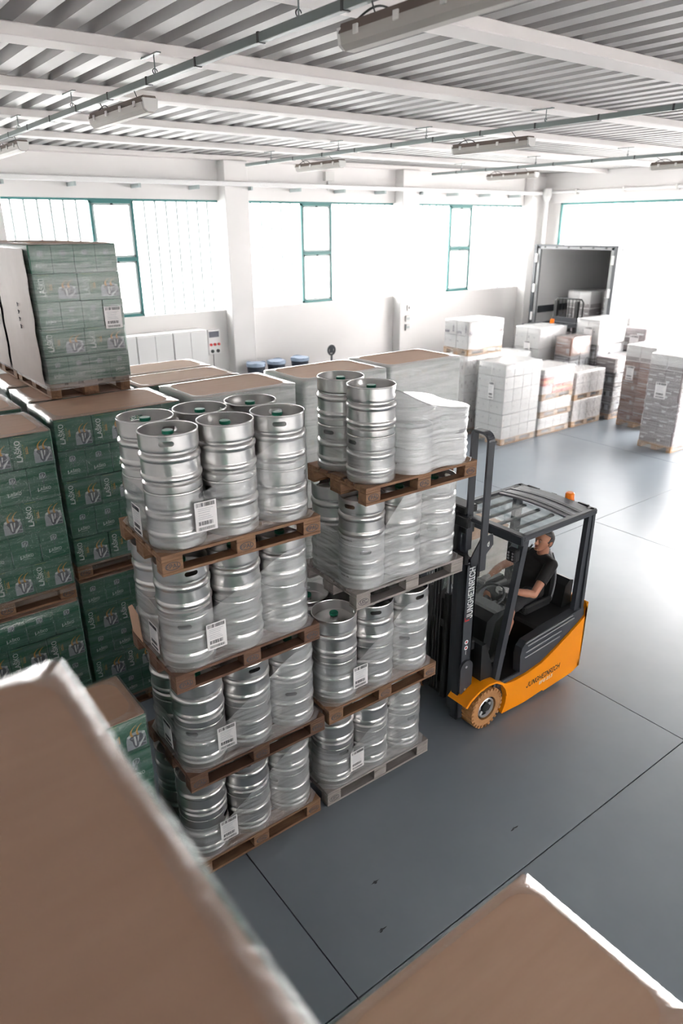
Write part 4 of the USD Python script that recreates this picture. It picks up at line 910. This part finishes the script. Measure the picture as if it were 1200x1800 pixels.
torso = [hull(sph((shL+shR)/2+A(.02, .09, -.04), .085), sph((shL+shR)/2+A(.02, -.09, -.04), .085), sph(A(5.90, 4.25, 1.14), .095), sph(A(5.90, 4.41, 1.14), .095)),
         hull(sph(A(5.90, 4.26, 1.14), .095), sph(A(5.90, 4.40, 1.14), .095), sph(A(5.88, 4.25, .99), .10), sph(A(5.88, 4.41, .99), .10)), hull(sph(shL, .058), sph(shR, .058), sph((shL+shR)/2+A(.01, 0, .02), .07))]
limb = bones([(shL, elL), (elL, wrL), (shR, elR), (elR, wrR), (hipL, kneeL), (kneeL, ankL), (hipR, kneeR), (kneeR, ankR)], [(.052, .043), (.044, .028), (.052, .043), (.044, .028), (.088, .062), (.058, .038), (.088, .062), (.058, .038)])
calf = [hull(sph(kneeL*.65+ankL*.35+A(.02, 0, 0), .056), sph(kneeL*.4+ankL*.6+A(.012, 0, 0), .048)), hull(sph(kneeR*.65+ankR*.35+A(.02, 0, 0), .056), sph(kneeR*.4+ankR*.6+A(.012, 0, 0), .048)), hull(sph(elL*.75+wrL*.25, .045), sph(elL*.5+wrL*.5, .04)), hull(sph(elR*.75+wrR*.25, .045), sph(elR*.5+wrR*.5, .04))]
po('body', skin(head+nk+torso+limb+calf, .011, 8), 'skin')
# hair cap, eyes, brows
RM = np.c_[HR, HC]
cl = (m3.Manifold.batch_hull([m3.Manifold.sphere(r, 32).translate(p) for p, r in (((.026, 0, .042), .0885), ((-.022, 0, .052), .079), ((.02, 0, .06), .083), ((.045, 0, -.01), .07))])-m3.Manifold.cube((.3, .4, .4), True).rotate((0, 22, 0)).translate((-.205, 0, -.06))-m3.Manifold.cube((.20, .4, .2), True).rotate((0, -12, 0)).translate((-.06, 0, -.115)))
cl = cl.transform(RM).refine_to_length(.012).to_mesh(); po('hair', trimesh.Trimesh(cl.vert_properties[:, :3], cl.tri_verts), 'hair')
for s in (-1, 1):
    e = po('eye', cat([trimesh.creation.icosphere(2, .0095).apply_translation(hd(-.083, s*.03, .004))]), 'print_white'); obj('iris', trimesh.creation.icosphere(2, .0058).apply_translation(hd(-.0885, s*.031, .004)-P0), 'dark', e, True)
    po('eyebrow', tube([hd(-.094, s*.013, .026), hd(-.095, s*.028, .032), hd(-.084, s*.045, .027)], .005, 6), 'hair')
po('mouth', tube([hd(-.1015, .02, -.0605), hd(-.107, 0, -.0595), hd(-.1015, -.02, -.0605)], .0035, 6), 'carton_red')
# clothes
def sleeve(a, b, f, r0, r1): return hull(sph(a, r0), sph(a+(b-a)*f, r1))
tee = [hull(sph((shL+shR)/2+A(.02, .095, -.035), .093), sph((shL+shR)/2+A(.02, -.095, -.035), .093), sph(A(5.90, 4.24, 1.14), .107), sph(A(5.90, 4.42, 1.14), .107)),
       hull(sph(A(5.90, 4.25, 1.14), .107), sph(A(5.90, 4.41, 1.14), .107), sph(A(5.88, 4.24, .985), .112), sph(A(5.88, 4.42, .985), .112)),
       hull(sph(shL, .066), sph(shR, .066), sph((shL+shR)/2+A(.01, 0, .018), .076)), sleeve(shL, elL, .60, .068, .064), sleeve(shR, elR, .60, .068, .064)]
body_t = m3.Manifold.batch_boolean(tee, m3.OpType.Add)
def endcut(a, b, f, r):      # open the sleeve so that it ends at a hem
    d = (b-a)/np.linalg.norm(b-a); c0 = a+(b-a)*f; return hull(sph(c0, r), sph(c0+d*.12, r))
neckcut = sph(neck+A(-.01, 0, .045), .072)
body_t = body_t-neckcut
for a, b in ((shL, elL), (shR, elR)):
    d = (b-a)/np.linalg.norm(b-a); z = d; xx = np.cross(z, [0, 0, 1.]); xx /= np.linalg.norm(xx); yy_ = np.cross(z, xx); c0 = a+(b-a)*.62
    cutter = m3.Manifold.cylinder(.16, .085, .085, 24).transform(np.c_[xx, yy_, z, c0]); body_t = body_t-cutter
g = body_t.refine_to_length(.016).to_mesh(); g = trimesh.Trimesh(g.vert_properties[:, :3], g.tri_verts, process=True)
trimesh.smoothing.filter_taubin(g, .5, .53, 6)
g.vertices += g.vertex_normals*(.010*(meshkit.fbm(g.vertices*13, 3, 2)-.5))[:, None]
po('t_shirt', g, 'shirt')
sh_ = [hull(sph(A(5.88, 4.24, .985), .105), sph(A(5.88, 4.42, .985), .105), sph(hipL, .10), sph(hipR, .10)), hull(sph(hipL, .10), sph(hipL+(kneeL-hipL)*.93, .078)), hull(sph(hipR, .10), sph(hipR+(kneeR-hipR)*.93, .078))]
g = skin(sh_, .018, 6); g.vertices += g.vertex_normals*(.012*(meshkit.fbm(g.vertices*11, 3, 5)-.5))[:, None]; po('shorts', g, 'trousers')
for a, s in ((ankL, 'l'), (ankR, 'r')):
    po('shoe', skin([hull(sph(a+A(.02, 0, -.025), .045), sph(a+A(.035, 0, -.055), .035), sph(a+A(-.15, 0, -.06), .03), sph(a+A(-.06, 0, -.045), .04))], .014, 6), 'black')
    po('sock', skin([hull(sph(a+A(0, 0, .0), .043), sph(a+A(.005, 0, .05), .042))], .014, 4), 'dark')
def hand(w, el, target, palm_n, side):
    """palm plus five curled fingers, gripping around target"""
    d = (target-w)/np.linalg.norm(target-w); nrm = palm_n-d*np.dot(palm_n, d); nrm /= np.linalg.norm(nrm); sd = np.cross(d, nrm)*side
    ps = [hull(sph(w, .03), sph(w+d*.03, .03)), hull(sph(w+d*.02, .026), sph(w+d*.085+sd*.028, .017), sph(w+d*.085-sd*.028, .016), sph(w+d*.03+sd*.02, .022))]
    for i, (o, ln) in enumerate(((.030, .072), (.010, .080), (-.010, .075), (-.029, .058))):
        b = w+d*.088+sd*o; p1 = b+(d*.8+nrm*.5)*ln*.42; p2 = p1+(d*-.1+nrm*1.)*ln*.32; p3 = p2+(d*-.8+nrm*.45)*ln*.26
        ps += bones([(b, p1), (p1, p2), (p2, p3)], [(.0105, .0098), (.0098, .009), (.009, .008)])
    b = w+d*.03+sd*.032; p1 = b+(d*.55+sd*.55+nrm*.35)*.035; p2 = p1+(d*.5-sd*.1+nrm*.75)*.03
    ps += bones([(b, p1), (p1, p2)], [(.015, .0115), (.0115, .0095)])
    return skin(ps, .004, 6)
po('glove', hand(wrL, elL, A(5.29, 4.29, 1.215), A(-.3, .2, -1.), 1), 'glove')
po('glove', hand(wrR, elR, A(5.40, 4.58, 1.14), A(-.2, 0, -1.), -1), 'glove')
